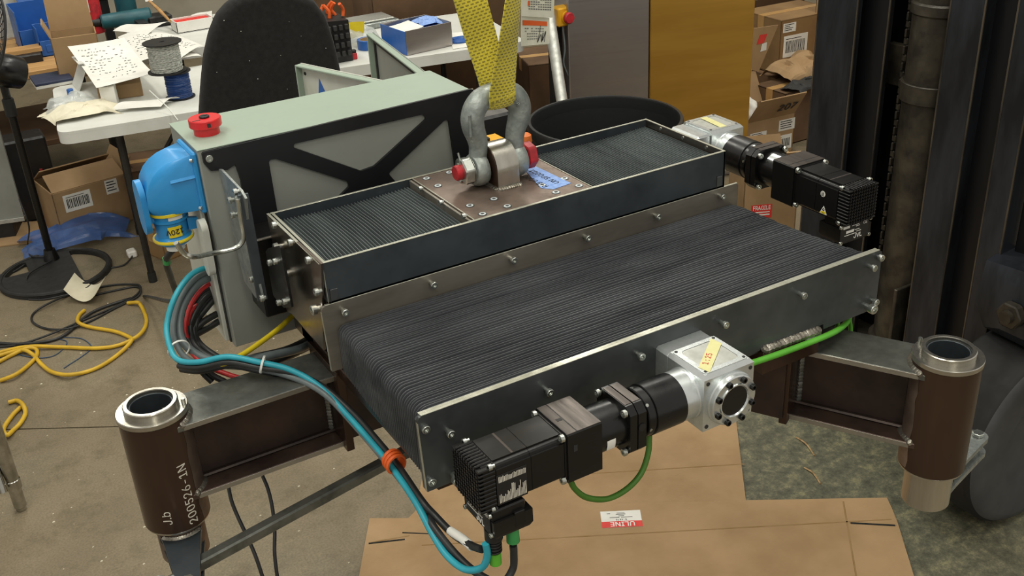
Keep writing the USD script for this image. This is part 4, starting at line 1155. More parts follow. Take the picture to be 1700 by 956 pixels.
main = [(352, 441, .70), (318, 455, .68), (291, 492, .66), (277, 540, .64), (283, 578, .60), (297, 598, .56), (330, 601, .52), (378, 592, .49), (430, 601, .455), (480, 613, .43), (530, 641, .385), (578, 690, .31), (616, 733, .235), (651, 776, .155), (690, 833, .06), (717, 884, .01), (742, 922, -.03)]
tl = [W3(a, b, y=c) for a, b, c in main] + [W3(772, 945, y=-.07), W3(800, 942, y=-.095), W3(809, 922, y=-.10), W3(806, 902, y=-.10)]
cable('teal_cable', 'teal cable from the cabinet coil along the bellows to the front motor', tl, .0052, 'teal_cable')


def offset(pts, dx, dy, dd, fx=0.0, fy=9.0):
    n_ = len(pts)
    out = []
    for i_, (a, b, c) in enumerate(pts):
        t_ = min(1, max(0, (i_ - 3) / 3))
        out.append(W3(a + fx * (1 - t_) + dx * t_, b + fy * (1 - t_) + dy * t_, y=c + dd + .004 * (1 - t_)))
    return out


cable('motor_cable', 'black motor cable with a white flag label, beside the teal cable', offset(main[5:15], 10, -2, -.004) + [W3(722, 856, y=.03), W3(752, 886, y=-.01), W3(782, 905, y=-.06), W3(800, 912, y=-.09)], .0056, 'black_cable')
cable('motor_cable', 'black cable curving under the connector to the green capped plug', offset(main[5:15], 15, 9, .010, 4, 15) + [W3(716, 868, y=.02), W3(752, 915, y=-.03), W3(790, 950, y=-.07), W3(830, 968, y=-.10), W3(851, 945, y=-.10), W3(853, 918, y=-.098), W3(852, 905, y=-.098)], .0056, 'black_cable')
cable('grey_cable', 'grey cable on the outside of the coil left of the cabinet', [W3(a, b, y=c) for a, b, c in [(356, 448, .72), (325, 462, .70), (300, 495, .68), (288, 538, .66), (293, 572, .63), (318, 600, .58), (370, 607, .52), (430, 612, .47), (490, 628, .42), (540, 655, .365), (590, 707, .29), (640, 765, .18), (680, 815, .09)]], .0055, 'grey_cable')
cable('grey_cable', 'thicker pale grey cable inside the coil left of the cabinet', [W3(a, b, y=c) for a, b, c in [(362, 455, .72), (330, 470, .70), (305, 505, .68), (298, 545, .66), (310, 575, .63), (350, 598, .58), (400, 598, .53), (450, 590, .52), (500, 578, .55), (530, 560, .60)]], .0078, 'grey_cable')
RD = [[(365, 462, .73), (335, 480, .71), (315, 510, .70), (307, 545, .68), (312, 565, .67)], [(366, 492, .73), (340, 500, .72), (318, 515, .70), (310, 540, .69)], [(315, 582, .62), (340, 606, .58), (380, 622, .54), (400, 628, .52)]]
for i, q in enumerate(RD):
    cable('red_cable', ['red cable at the inner edge of the coil', 'short red cable crossing the coil to the cabinet', 'red cable showing below the coil above the left leg'][i], [W3(a, b, y=c) for a, b, c in q], .0045, 'red_cable')
cable('yellow_cable', 'bright yellow cable from the polished end plate down into the cable bundle', [W3(a, b, y=c) for a, b, c in [(490, 520, .60), (462, 546, .56), (430, 570, .53), (403, 588, .515), (380, 600, .50), (355, 609, .53), (325, 609, .56), (310, 598, .60)]], .0048, 'yellow_cable')
cable('yellow_cable', 'yellow wire glimpsed among the black loops of the coil', [W3(a, b, y=c) for a, b, c in [(362, 487, .74), (345, 492, .73), (330, 508, .72), (316, 528, .71)]], .004, 'yellow_cable')
rc = np.random.RandomState(12)
BG = 'black cables looped beside the cabinet'
for i in range(8):
    f_ = i / 7
    x0 = 350 + 30 * f_
    q = [(366, 470 + 14 * f_, .74), (335 + 8 * f_, 488 + 16 * f_, .72), (312 + 14 * f_, 520 + 14 * f_, .70), (306 + 20 * f_, 556 + 4 * f_, .68), (322 + 22 * f_, 586 - 4 * f_, .63), (372 + 10 * f_, 606 - 8 * f_, .57 + .03 * f_), (430, 607 - 16 * f_, .54 + .05 * f_), (480, 594 - 18 * f_, .56 + .06 * f_), (520, 572 - 16 * f_, .62 + .03 * f_), (545, 552 - 16 * f_, .68)]
    q = [(a + rc.uniform(-2, 2), b + rc.uniform(-2, 2), c + rc.uniform(-.006, .006)) for a, b, c in q]
    cable('black_cable', 'black cable looped with others in the coil beside the cabinet', [W3(a, b, y=c) for a, b, c in q], .0052, 'black_cable', group=BG)
BG = 'short black cables inside the coil by the red cable'
for i, q in enumerate([[(318, 540, .70), (335, 520, .71), (352, 500, .72), (366, 490, .73)], [(314, 556, .69), (338, 534, .70), (358, 522, .71), (370, 515, .73)], [(316, 560, .68), (342, 546, .70), (362, 534, .71), (372, 530, .73)]]):
    cable('black_cable', 'short black cable inside the coil running from the red cable to the cabinet', [W3(a, b, y=c) for a, b, c in q], .0065, 'black_cable', group=BG)
for i, q in enumerate([[(326, 600, .57), (336, 618, .56), (352, 634, .55)], [(336, 604, .56), (352, 622, .55), (374, 634, .54)]]):
    cable('black_cable', ['lower black cable end hanging below the coil behind the left leg', 'upper black cable end hanging below the coil next to the red one'][i], [W3(a, b, y=c) for a, b, c in q], .0055, 'black_cable')
part(pg, 'cord', tube([np.asarray(q_, float) - np.array(MO) for q_ in [tuple(mc + [0, 0, ZM - .074]), W3(276, 432, y=.74), W3(284, 462, y=.80), W3(292, 490, y=.95), W3(280, 500, y=1.6), W3(240, 492, z=.008), W3(208, 498, z=.008), W3(150, 520, z=.008), W3(100, 560, z=.008), W3(30, 571, z=.008), W3(-40, 565, z=.008)]], .0062, 8, 7), 'black_cable', smooth=60)
single('cable_marker', 'small green and white marker wrapped on the black cord under the plug', 'marker', tube([W3(276, 428, y=.738), W3(277, 437, y=.742)], .0072, 12, 3), 'green_cap')
# ties
def band(name, label, c, axis, r, w, m, sq=(1, 1)):
    return single(name, label, 'cable tie', ringtube(np.array(c) - np.array(axis) * w / 2, np.array(c) + np.array(axis) * w / 2, r, r - .0015, 24, .0004), m)


def unit(a):
    a = np.array(a, float)
    return a / np.linalg.norm(a)


band('cable_tie', 'white cable tie around the coil left of the cabinet', W3(297, 580, y=.61), unit(W3(292, 560, y=.63) - W3(318, 600, y=.56)), .020, .004, 'white_tie')
band('cable_tie', 'white cable tie where the bundle crosses the left leg', W3(436, 605, y=.455), unit(W3(480, 618, y=.43) - W3(400, 600, y=.47)), .0155, .004, 'white_tie')
ow = thing('orange_cable_wrap', 'orange rubber wrap holding the cables at the bellows corner', 'cable tie', W3(650, 762, y=.155))
ax = unit(W3(670, 795, y=.11) - W3(630, 745, y=.20))
oc = W3(654, 766, y=.155)
for q in (-.008, 0, .008):
    part(ow, 'wrap_turn', lathe([(.0140, -.0035), (.0165, -.0030), (.0175, 0), (.0165, .0030), (.0140, .0035), (.0140, -.0035)], oc + ax * q, ax + np.array([.1, .05, 0]), 24), 'orange')
# white flag labels on the motor cables
for nm, pa, pb, lb in (('cable_flag', (747, 881, -.004), (784, 908, -.062), 'white printed sleeve on the black motor cable'),):
    single(nm, lb, 'cable label', tube([W3(pa[0], pa[1], y=pa[2]), W3((pa[0] + pb[0]) / 2 + 1, (pa[1] + pb[1]) / 2 - 1, y=(pa[2] + pb[2]) / 2), W3(pb[0], pb[1], y=pb[2])], .0064, 12, 4), 'paper')
# connectors under the front motor
cn = thing('cable_connector', 'black cable connector screwed under the front motor', 'connector', W3(820, 925, y=-.10))
q0 = PM(820, 896, y=-.098)
q0[2] = -.146
part(cn, 'coupling', J(cyl(q0 + [0, 0, ZM], q0 + [0, 0, ZM - .018], .0125, 24), cyl(q0 + [0, 0, ZM - .018], q0 + [0, 0, ZM - .040], .0095, 20, r2=.008)), 'black_plastic')
part(cn, 'strain_ridge', J([ringtube(q0 + [0, 0, ZM - .022 - .005 * i], q0 + [0, 0, ZM - .0245 - .005 * i], .0105, .007, 20, .0004) for i in range(4)]), 'black_plastic')
part(cn, 'green_boot', cyl(q0 + [0, 0, ZM - .042], q0 + [0, 0, ZM - .062], .0085, 18), 'green_cable')
cn2 = thing('cable_connector', 'green capped metal connector at the right of the front motor', 'connector', W3(852, 915, y=-.10))
q1 = PM(851, 884, y=-.098)
q1[2] = -.146
part(cn2, 'metal_collar', cyl(q1 + [0, 0, ZM], q1 + [0, 0, ZM - .012], .0095, 20), 'aluminium')
part(cn2, 'green_cap', cyl(q1 + [0, 0, ZM - .010], q1 + [0, 0, ZM - .038], .0088, 20, r2=.0095, b=.001), 'green_cap')
# green motor lead loops and the green lead under the right end
cable('green_lead', 'dark green lead drooping under the front motor', [W3(a, b, y=c) for a, b, c in [(1078, 722, -.075), (1076, 752, -.08), (1064, 786, -.085), (1040, 812, -.09), (1008, 828, -.095), (975, 826, -.10), (955, 812, -.10), (946, 796, -.10)]], .0044, 'green_dark')
cable('green_lead', 'bright green lead running from behind the gearbox over the right leg', [W3(a, b, y=c) for a, b, c in [(1240, 605, -.03), (1262, 598, -.026), (1300, 585, -.024), (1345, 568, -.020), (1385, 551, -.010), (1404, 537, .012), (1410, 524, .03), (1408, 505, .05)]], .0054, 'green_cable')
cable('green_lead', 'short green lead hanging behind the right end of the front plate', [W3(a, b, y=c) for a, b, c in [(1405, 512, .05), (1411, 535, .05), (1412, 556, .05), (1412, 580, .06)]], .004, 'green_cable')
cable('green_lead', 'thin green lead behind the notch in the front plate', [W3(a, b, y=c) for a, b, c in [(1392, 520, .05), (1390, 540, .05), (1386, 556, .05)]], .004, 'green_cable')
single('clear_tape', 'clear tape band fixing the green lead to the right leg', 'tape', tube([W3(1338, 569, y=-.015), W3(1362, 560, y=-.012)], .0066, 12, 3), 'clear_film')
# two black cords hanging behind the left leg
for i, q in enumerate([[(378, 800, .62), (384, 830, .60), (395, 858, .58), (410, 890, .55), (425, 925, .52), (440, 970, .5)], [(436, 790, .62), (445, 812, .60), (452, 842, .58), (456, 880, .55), (456, 920, .52), (462, 970, .5)]]):
    cable('hanging_cord', ['thin black cord hanging under the left leg, nearest the tube', 'black cord hanging under the left leg, second from the tube'][i], [W3(a, b, y=c) for a, b, c in q], .0036, 'black_cable')

# ------------------------------------------------------------------ forklift at the right
FX = 1.90
fk = thing('forklift', 'black forklift mast with oily lift cylinder and big grey tyre at the right', 'forklift', (2.0, .8, 0))


def rail(name, m, x0, y0, y1, depth, t=.018, z1=3.4, z0=.04, open_=1):
    prof = sbox(x0, y0, x0 + t, y1).union(sbox(x0, y0 if open_ > 0 else y1 - t, x0 + depth, y0 + t if open_ > 0 else y1)).union(sbox(x0 + depth - t, y0, x0 + depth, y1))
    r_ = part(fk, name, trimesh.creation.extrude_polygon(prof.buffer(.002).buffer(-.002), z1 - z0).apply_translation((0, 0, z0)), m)
    for yy in (y0 + .0015, y1 - .0015):
        part(r_, 'worn_edge', bx(x0 - .0012, x0 + .004, yy - .0025, yy + .0025, z0, z1, .0008), 'mast_edge')
    return r_


rail('outer_rail', 'mast_worn', FX, 1.020, 1.170, .15, open_=-1)
rail('inner_rail', 'mast_steel', FX + .045, .945, 1.065, .12, open_=-1)
rail('outer_rail', 'mast_worn', FX, .610, .715, .15)
rail('inner_rail', 'mast_steel', FX + .04, .535, .615, .12)
rail('carriage_rail', 'mast_worn', FX - .01, .445, .515, .15)
part(fk, 'carriage_plate', bx(FX + .03, FX + .06, -.05, .435, .45, 3.4, .004), 'mast_steel')
cyc = np.array([FX + .11, .815, 0])
CR_ = .082
cylz = P(1510, 20, x=FX + .05)[2]
cyb = P(1440, 548, x=FX + .04)[2]
part(fk, 'lift_cylinder', cyl(cyc + [0, 0, cyb], cyc + [0, 0, cylz], CR_, 44), 'mast_oily', smooth=40)
part(fk, 'cylinder_head', J(cyl(cyc + [0, 0, cylz], cyc + [0, 0, cylz + .035], CR_ + .007, 44, b=.005), cyl(cyc + [0, 0, cylz + .035], cyc + [0, 0, 3.3], CR_ - .004, 40)), 'mast_oily', smooth=40)
zc0, zc1 = P(1500, 168, x=FX + .03)[2], P(1500, 136, x=FX + .03)[2]
cl = part(fk, 'cylinder_clamp', ringtube(cyc + [0, 0, zc0], cyc + [0, 0, zc1], CR_ + .010, CR_, 44, .002), 'mast_oily')
part(cl, 'clamp_bracket', bx(FX + .10, FX + .125, .885, .985, zc0 + .01, zc1 + .075, .002), 'mast_oily')
part(cl, 'clamp_bracket', bx(FX + .10, FX + .125, .630, .745, zc0 - .02, zc1 + .05, .002), 'mast_oily')
part(fk, 'cylinder_foot', cyl(cyc + [0, 0, cyb - .05], cyc + [0, 0, cyb], CR_ + .014, 36, b=.006), 'mast_oily')
part(fk, 'foot_beam', bx(FX + .005, FX + .19, .55, 1.16, cyb - .12, cyb - .05, .004), 'mast_oily')
part(fk, 'hydraulic_pipe', tube([(FX + .12, .705, .4), (FX + .12, .705, 1.2), (FX + .12, .707, 3.3)], .012, 8), 'mast_steel')
part(fk, 'hydraulic_hose', tube([(FX + .14, .925, .4), (FX + .15, .918, 1.3), (FX + .14, .922, 3.3)], .018, 8), 'black_rubber')
ch = []
for i in range(120):
    z = .45 + i * .024
    ch.append(bx(FX + .085, FX + .093, .905, .920, z, z + .020, .003) if i % 2 else bx(FX + .080, FX + .098, .909, .916, z - .003, z + .023, .003))
part(fk, 'lift_chain', J(ch), 'mast_oily', kind='stuff')
for z in (.62, 2.5):
    part(fk, 'cross_member', bx(FX + .15, FX + .18, .55, 1.16, z, z + .14, .003), 'mast_steel')
pq = P(1484, 480, x=FX - .02)
part(fk, 'stop_plate', bx(FX - .02, FX + .10, pq[1] - .012, pq[1], pq[2] - .22, pq[2], .002), 'mast_oily')
cb_ = P(1664, 500, x=FX - .06)
part(fk, 'cast_bracket', hull([cb_ + np.array(q) for q in [(0, .065, .095), (0, -.12, .11), (0, .08, -.03), (0, .04, -.095), (0, -.12, -.10), (.12, .08, .10), (.12, -.12, .11), (.12, .08, -.10), (.12, -.12, -.10), (-.025, -.02, .065), (-.025, -.02, -.065), (-.025, -.10, .065), (-.025, -.10, -.065)]]), 'mast_worn')
part(fk, 'bracket_bolt', J(hexnut(cb_ + np.array([-.025, -.055, -.005]), (-1, 0, 0), .036, .026), cyl(cb_ + np.array([-.05, -.055, -.005]), cb_ + np.array([-.065, -.055, -.005]), .018, 16)), 'mast_oily')
part(fk, 'axle_frame', bx(FX + .21, FX + 1.1, .45, .95, .25, .72, .02), 'mast_steel')
# front tyre
TY, tr_ = .24, .268
tc = np.array([P(1613, 790, y=TY)[0] + tr_, TY, tr_])
part(fk, 'tyre', lathe([(.0, .012), (.13, .012), (.145, .0), (.23, -.004), (.25, .002), (.258, .010)], tc, (0, 1, 0), 84), 'tire', smooth=50)
part(fk, 'tread', lathe([(.258, .010), (.268, .024), (.268, .17), (.258, .185), (.15, .19), (.0, .19)], tc, (0, 1, 0), 84), 'tread', smooth=50)
# fork tine from which the sling hangs, above the picture
part(fk, 'fork_tine', J(bx(LXC - .35, FX + .02, CY - .06, CY + .06, 2.62, 2.66, .004), bx(FX - .04, FX, CY - .06, CY + .06, 2.62, 3.2, .004)), 'mast_worn')


# ------------------------------------------------------------------ cartons
def carton(name, label, c, w, d, h, yaw, m='cardboard', flaps=(), labels=(), tape=True, t=.006, group=None, closed=False, extra=None):
    """Corrugated box standing on c (centre of its base); flaps: (side, angle above horizontal, length); labels: (face, u, v, w, h, kind)."""
    c = np.array(c, float)
    ca, sa = math.cos(yaw), math.sin(yaw)
    X, Y, Z = np.array([ca, sa, 0]), np.array([-sa, ca, 0]), np.array([0, 0, 1.0])
    b = thing(name, label, 'cardboard box', c, group)

    def L(ms):
        return place(ms, c, X, Y)
    walls = [bx(-w / 2, w / 2, -d / 2, -d / 2 + t, 0, h, .0015), bx(-w / 2, w / 2, d / 2 - t, d / 2, 0, h, .0015), bx(-w / 2, -w / 2 + t, -d / 2, d / 2, 0, h, .0015), bx(w / 2 - t, w / 2, -d / 2, d / 2, 0, h, .0015), bx(-w / 2, w / 2, -d / 2, d / 2, 0, t, 0)]
    if closed:
        walls.append(bx(-w / 2, w / 2, -d / 2, -.001, h - t, h, .001))
        walls.append(bx(-w / 2, w / 2, .001, d / 2, h - t, h, .001))
    body = part(b, 'body', L(J(walls)), m)
    if tape and closed:
        part(b, 'tape', L(J(bx(-w / 2 - .0006, w / 2 + .0006, -.025, .025, h, h + .0008, 0), bx(-w / 2 - .0008, -w / 2, -.025, .025, h - .07, h, 0), bx(w / 2, w / 2 + .0008, -.025, .025, h - .07, h, 0))), 'tape_tan')
    for side, ang, ln in flaps:
        n = {'f': (0, -1, 0), 'b': (0, 1, 0), 'l': (-1, 0, 0), 'r': (1, 0, 0)}[side]
        n = np.array(n, float)
        hw = (w if side in 'fb' else d) / 2 - .004
        e = np.array([-n[1], n[0], 0])
        o = n * ((d if side in 'fb' else w) / 2 - t / 2) + [0, 0, h]
        out = n * math.cos(ang) + np.array([0, 0, math.sin(ang)])
        fl = Polygon([(-hw, 0), (hw, 0), (hw - .006, ln), (-hw + .006, ln)])
        m2 = plate(fl, o - np.cross(e, out) * t / 2, e, out, t)
        part(b, 'flap', L(m2), m)
    for face, u, v, lw, lh, kind in labels:
        n = {'f': (0, -1, 0), 'b': (0, 1, 0), 'l': (-1, 0, 0), 'r': (1, 0, 0), 't': (0, 0, 1)}[face]
        n = np.array(n, float)
        if face == 't':
            e, up, o = np.array([1.0, 0, 0]), np.array([0, 1.0, 0]), np.array([0, 0, h + .0004])
        else:
            e, up = np.array([-n[1], n[0], 0]), np.array([0, 0, 1.0])
            o = n * ((d if face in 'fb' else w) / 2 + .0002)
        o = o + e * u + up * v
        s = part(b, 'shipping_label', L(place(bx(-lw / 2, lw / 2, -lh / 2, lh / 2, 0, .0006, 0), o, e, up)), 'label_red' if kind == 'fragile' else 'paper')
        r = np.random.RandomState(int(abs(u * 997 + v * 331 + lw * 77) * 10) % 1000)
        bars = []
        if kind == 'bar':
            x = -lw * .4
            while x < lw * .4:
                ww = r.choice([.0016, .003, .0045])
                bars.append(bx(x, x + ww, -lh * .3, lh * .25, .0004, .001, 0))
                x += ww + r.choice([.002, .003, .004])
            bars += [bx(-lw * .4, lw * r.uniform(0, .3), lh * .33, lh * .36, .0004, .001, 0)]
        elif kind == 'lines':
            for k_ in range(4):
                bars.append(bx(-lw * .4, lw * r.uniform(.0, .4), lh * (.3 - .2 * k_), lh * (.37 - .2 * k_), .0004, .001, 0))
        elif kind == 'fragile':
            tm_ = meshkit.text_mesh('FRAGILE', lh * .3, .0005, True)
            sc = lw * .86 / tm_.bounds[1][0]
            tm_.apply_scale([sc, 1, 1])
            tm_.apply_translation([-lw * .43, lh * .12, .0006])
            bars = [tm_, bx(-lw * .4, lw * .4, -lh * .1, -lh * .02, .0004, .001, 0), bx(-lw * .4, lw * .4, -lh * .3, -lh * .2, .0004, .001, 0)]
        if bars:
            part(s, 'printing', L(place(J(bars), o, e, up)), 'paper' if kind == 'fragile' else 'ink')
    return b, L


def onfloor(px, py):
    return P(px, py, z=0)


# stack at the right, behind the second motor
HQ = .215
qa, qb = P(1240, 205, z=HQ), P(1320, 187, z=HQ)
yw = math.atan2(qb[1] - qa[1], qb[0] - qa[0])
wq = np.linalg.norm(qb - qa)
cq_ = (qa + qb) / 2 + np.array([-math.sin(yw), math.cos(yw), 0]) * .13
c207, L207 = carton('open_carton', 'open cardboard box numbered 207 with a flap folded out, beside the golden steel panel', (cq_[0], cq_[1], 0), wq, .26, HQ, yw, labels=[('f', wq * .34, HQ - .055, .105, .06, 'lines'), ('f', -wq * .25, HQ - .085, .105, .045, 'lines'), ('f', wq * .22, HQ - .15, .15, .08, 'bar')], flaps=[('f', math.radians(56), .165), ('b', math.radians(62), .17)])
part(c207, 'number', L207(place(text('207', (0, 0, 0), (1, 0, 0), (0, 1, 0), .046, .001, True), (.0, -.13 - math.cos(math.radians(56)) * .055 - .005, HQ + math.sin(math.radians(56)) * .055 - .001), (1, 0, 0), (0, -math.cos(math.radians(56)), math.sin(math.radians(56))))), 'ink')
pad = trimesh.creation.icosphere(3, .075)
pad.apply_scale([1.0, 1.0, 1.25])
pad.vertices += (np.sin(pad.vertices[:, [0]] * 90) * np.cos(pad.vertices[:, [2]] * 70 + pad.vertices[:, [1]] * 50)) * pad.vertex_normals * .006
single('packing_bag', 'crumpled white packing bag in the open box numbered 207', 'bag', pad.apply_translation((qa[0] + .09, qa[1] + .12, HQ - .0)), 'paper', smooth=True)
cA = P(1298, 124, z=.30)
cship, _ = carton('shipping_carton', 'large taped carton with barcode labels behind the open box numbered 207', (cA[0] + .20, cA[1] + .17, .30), .42, .34, .30, math.radians(-3), m='cardboard_b', closed=True, labels=[('f', -.10, .15, .17, .12, 'bar'), ('f', -.15, .255, .09, .05, 'lines'), ('f', -.17, .04, .08, .045, 'lines')])
carton('base_carton', 'brown carton low in the stack under the large taped carton', (cA[0] + .20, cA[1] + .20, 0), .5, .46, .295, math.radians(-3), m='cardboard_dark', closed=True)
lf = [P(a_, b_, y=cA[1] - .012) for a_, b_ in ((1249, 47), (1291, 41), (1258, 119), (1240, 113))]
lfb = part(cship, 'hanging_flap', plate(Polygon([(p_[0], p_[2]) for p_ in lf]), (0, lf[0][1], 0), (1, 0, 0), (0, 0, 1), .006), 'cardboard', label='lighter hanging flap with a red label')
ml = [P(a_, b_, y=cA[1] - .019) for a_, b_ in ((1262, 58), (1274, 56), (1268, 71), (1256, 74))]
part(lfb, 'red_label', plate(Polygon([(p_[0], p_[2]) for p_ in ml]), (0, ml[0][1], 0), (1, 0, 0), (0, 0, 1), .001), 'label_red')
ml = [P(a_, b_, y=cA[1] - .019) for a_, b_ in ((1265, 73), (1273, 70), (1272, 83), (1262, 86))]
part(lfb, 'white_label', plate(Polygon([(p_[0], p_[2]) for p_ in ml]), (0, ml[0][1], 0), (1, 0, 0), (0, 0, 1), .001), 'paper')
cD = P(1300, 34, z=.55)
carton('flat_carton', 'dark brown carton at the top edge above the taped carton', (cD[0] + .15, cD[1] + .75, .655), .9, .5, .5, math.radians(-4), m='cardboard_dark', closed=True)
carton('base_carton', 'brown carton behind the stack at the right, carrying the dark one', (cD[0] + .15, cD[1] + .75, 0), .95, .55, .65, math.radians(-4), m='cardboard_dark', closed=True)
cT = P(1352, 262, z=.12)
carton('tall_carton', 'plain tan carton just left of the forklift mast', (cT[0] + .19, cT[1] - .06, 0), .34, .14, .30, math.radians(-6), m='cardboard', closed=True)
cM = P(1440, 60, y=2.75)
carton('mast_carton', 'tall tan carton seen through the gaps of the forklift mast', (cM[0] + .44, 2.97, 0), .8, .4, 1.5, 0, m='cardboard', closed=True)
cS = P(1272, 262, z=.50)
carton('short_carton', 'open tan box with raised flaps just behind the second motor', (cS[0] + .01, cS[1] + .02, 0), .22, .20, .50, math.radians(-24), m='cardboard', flaps=[('f', math.radians(64), .06), ('l', math.radians(70), .05), ('b', math.radians(70), .05)], labels=[('f', -.035, .305, .085, .058, 'fragile')])
# crumpled kraft paper and dark film on the carton stack
def crumple(c, sx, sy, sz, seed, n=18, amp=.5, thick=.002):
    r = np.random.RandomState(seed)
    hgt = r.uniform(0, 1, (7, 7))
    from scipy.ndimage import zoom as nz
    H = nz(hgt, n / 7, order=1)[:n, :n]
    J1, J2 = nz(r.uniform(-1, 1, (7, 7)), n / 7, order=1)[:n, :n], nz(r.uniform(-1, 1, (7, 7)), n / 7, order=1)[:n, :n]
    def fn(a, b):
        i, j = int(round(a * (n - 1))), int(round(b * (n - 1)))
        env = max(0.0, 1 - ((2 * a - 1) ** 4 + (2 * b - 1) ** 4) * .6)
        return (c[0] + sx * (a - .5) + sx * .12 * J1[i, j], c[1] + sy * (b - .5) + sy * .12 * J2[i, j], c[2] + thick + sz * env * (1 - amp + amp * H[i, j]))
    return grid(fn, n, n, thick)


single('kraft_paper', 'crumpled brown kraft paper on the cartons beside the mast', 'paper', crumple(tuple(P(1332, 126, z=.297)), .34, .26, .14, 3), 'cardboard', smooth=False)
sC = P(1330, 138, z=.295)
carton('dark_carton', 'dark carton right of the kraft paper, half hidden by the mast', (sC[0] + .05, sC[1] + .03, 0), .50, .24, .295, 0, m='cardboard_dark', closed=True)
single('dark_film', 'crumpled black film beside the kraft paper at the mast', 'film', crumple(tuple(P(1336, 147, z=.297)), .2, .14, .06, 5), 'gasket', smooth=False)

# ------------------------------------------------------------------ brushed steel box and golden panel
sp = thing('steel_enclosure', 'tall stainless steel enclosure with a bare grey panel and a golden one', 'cabinet', (2.5, 2.75, 0))
A0 = P(946, 150, z=.55)
dd_ = unit([.955, -.297, 0])
nn2 = np.array([-dd_[1], dd_[0], 0])


def on_line(px, py):
    d_ = RC.T @ np.array([(px - 850) / FPX, (py - 478) / FPX, 1.0])
    M_ = np.stack([d_[:2], -dd_[:2]], 1)
    s_ = np.linalg.solve(M_, A0[:2] - EYE[:2])
    return s_[1]


s0, s1, s2 = 0.0, on_line(1078, 120), on_line(1245, 150)
part(sp, 'grey_panel', place(bx(s0, s1 - .002, 0, .03, .05, 2.1, .004), [A0[0], A0[1], 0], dd_, nn2), 'stainless', label='brushed stainless panel')
part(sp, 'golden_panel', place(bx(s1 + .002, s2, -.006, .03, .05, 2.1, .004), [A0[0], A0[1], 0], dd_, nn2), 'stainless_gold', label='golden brushed panel')
part(sp, 'carcass', place(bx(s0 + .005, s2 - .005, .03, .24, 0.0, 2.08, .004), [A0[0], A0[1], 0], dd_, nn2), 'stainless')
hs_ = P(1243, 98, z=1.0)
hz = EYE + (P(1243, 98, z=.8) - EYE)
part(sp, 'latch', place(bx(s2 - .004, s2 + .012, -.012, .0, .88, .95, .003), [A0[0], A0[1], 0], dd_, nn2), 'aluminium')

# ------------------------------------------------------------------ black tub
tub = thing('round_tub', 'large round black plastic tub behind the machine, its rim open', 'tub', (1.787, 2.107, 0))
tb = np.array([1.787, 2.107, 0])
TR, TH = .30, .715
part(tub, 'bucket', lathe([(0, .0), (TR * .80, 0), (TR * .97, TH - .05), (TR * .945, TH - .05), (TR * .785, .02), (0, .02)], tb, (0, 0, 1), 72), 'tub_plastic', smooth=40)
part(tub, 'rolled_rim', lathe([(TR * .945, TH - .06), (TR * .945, TH - .008), (TR * .955, TH), (TR * .99, TH), (TR, TH - .008), (TR, TH - .035), (TR * .975, TH - .045), (TR * .965, TH - .06), (TR * .945, TH - .06)], tb, (0, 0, 1), 72), 'tub_plastic', smooth=40)

# things glimpsed between the lug, the shackle and the tub
yp = thing('yellow_bracket', 'yellow painted bracket glimpsed through the shackle', 'bracket', P(810, 232, y=1.85))
q = P(815, 232, y=1.85)
part(yp, 'plate', bx(q[0] - .05, q[0] + .045, q[1] - .03, q[1] + .05, q[2] - .010, q[2], .002), 'yellow_paint')
part(yp, 'post', bx(q[0] - .03, q[0] + .03, q[1] - .01, q[1] + .04, 0, q[2] - .010, .003), 'yellow_paint')
part(yp, 'black_clip', bx(q[0] - .032, q[0] - .008, q[1] - .01, q[1] + .02, q[2], q[2] + .012, .002), 'black_plastic')
dk = P(822, 200, y=2.35)
dc_ = thing('dark_case', 'black case with a grey lid glimpsed through the shackle bow', 'case', (dk[0], 2.45, 0))
part(dc_, 'body', bx(dk[0] - .09, dk[0] + .07, 2.35, 2.60, 0, dk[2] + .02, .01), 'black_plastic')
part(dc_, 'lid', hull([(dk[0] - .09, 2.36, dk[2] + .02), (dk[0] + .07, 2.36, dk[2] + .02), (dk[0] - .09, 2.60, dk[2] + .055), (dk[0] + .07, 2.60, dk[2] + .055), (dk[0] - .09, 2.60, dk[2] + .02), (dk[0] + .07, 2.60, dk[2] + .02)]), 'grey_lid')
ob = P(872, 230, y=1.70)
oo = thing('orange_fitting', 'orange plastic fitting on a post behind the red pin head', 'fitting', (ob[0], 1.70, 0))
part(oo, 'cap', lathe([(0, 0), (.02, 0), (.022, .01), (.020, .03), (.012, .036), (0, .036)], (ob[0], 1.70, ob[2] - .018), (0, 0, 1), 24), 'orange_plastic')
part(oo, 'post', cyl((ob[0], 1.70, 0), (ob[0], 1.70, ob[2] - .018), .012, 16), 'dark_tube')

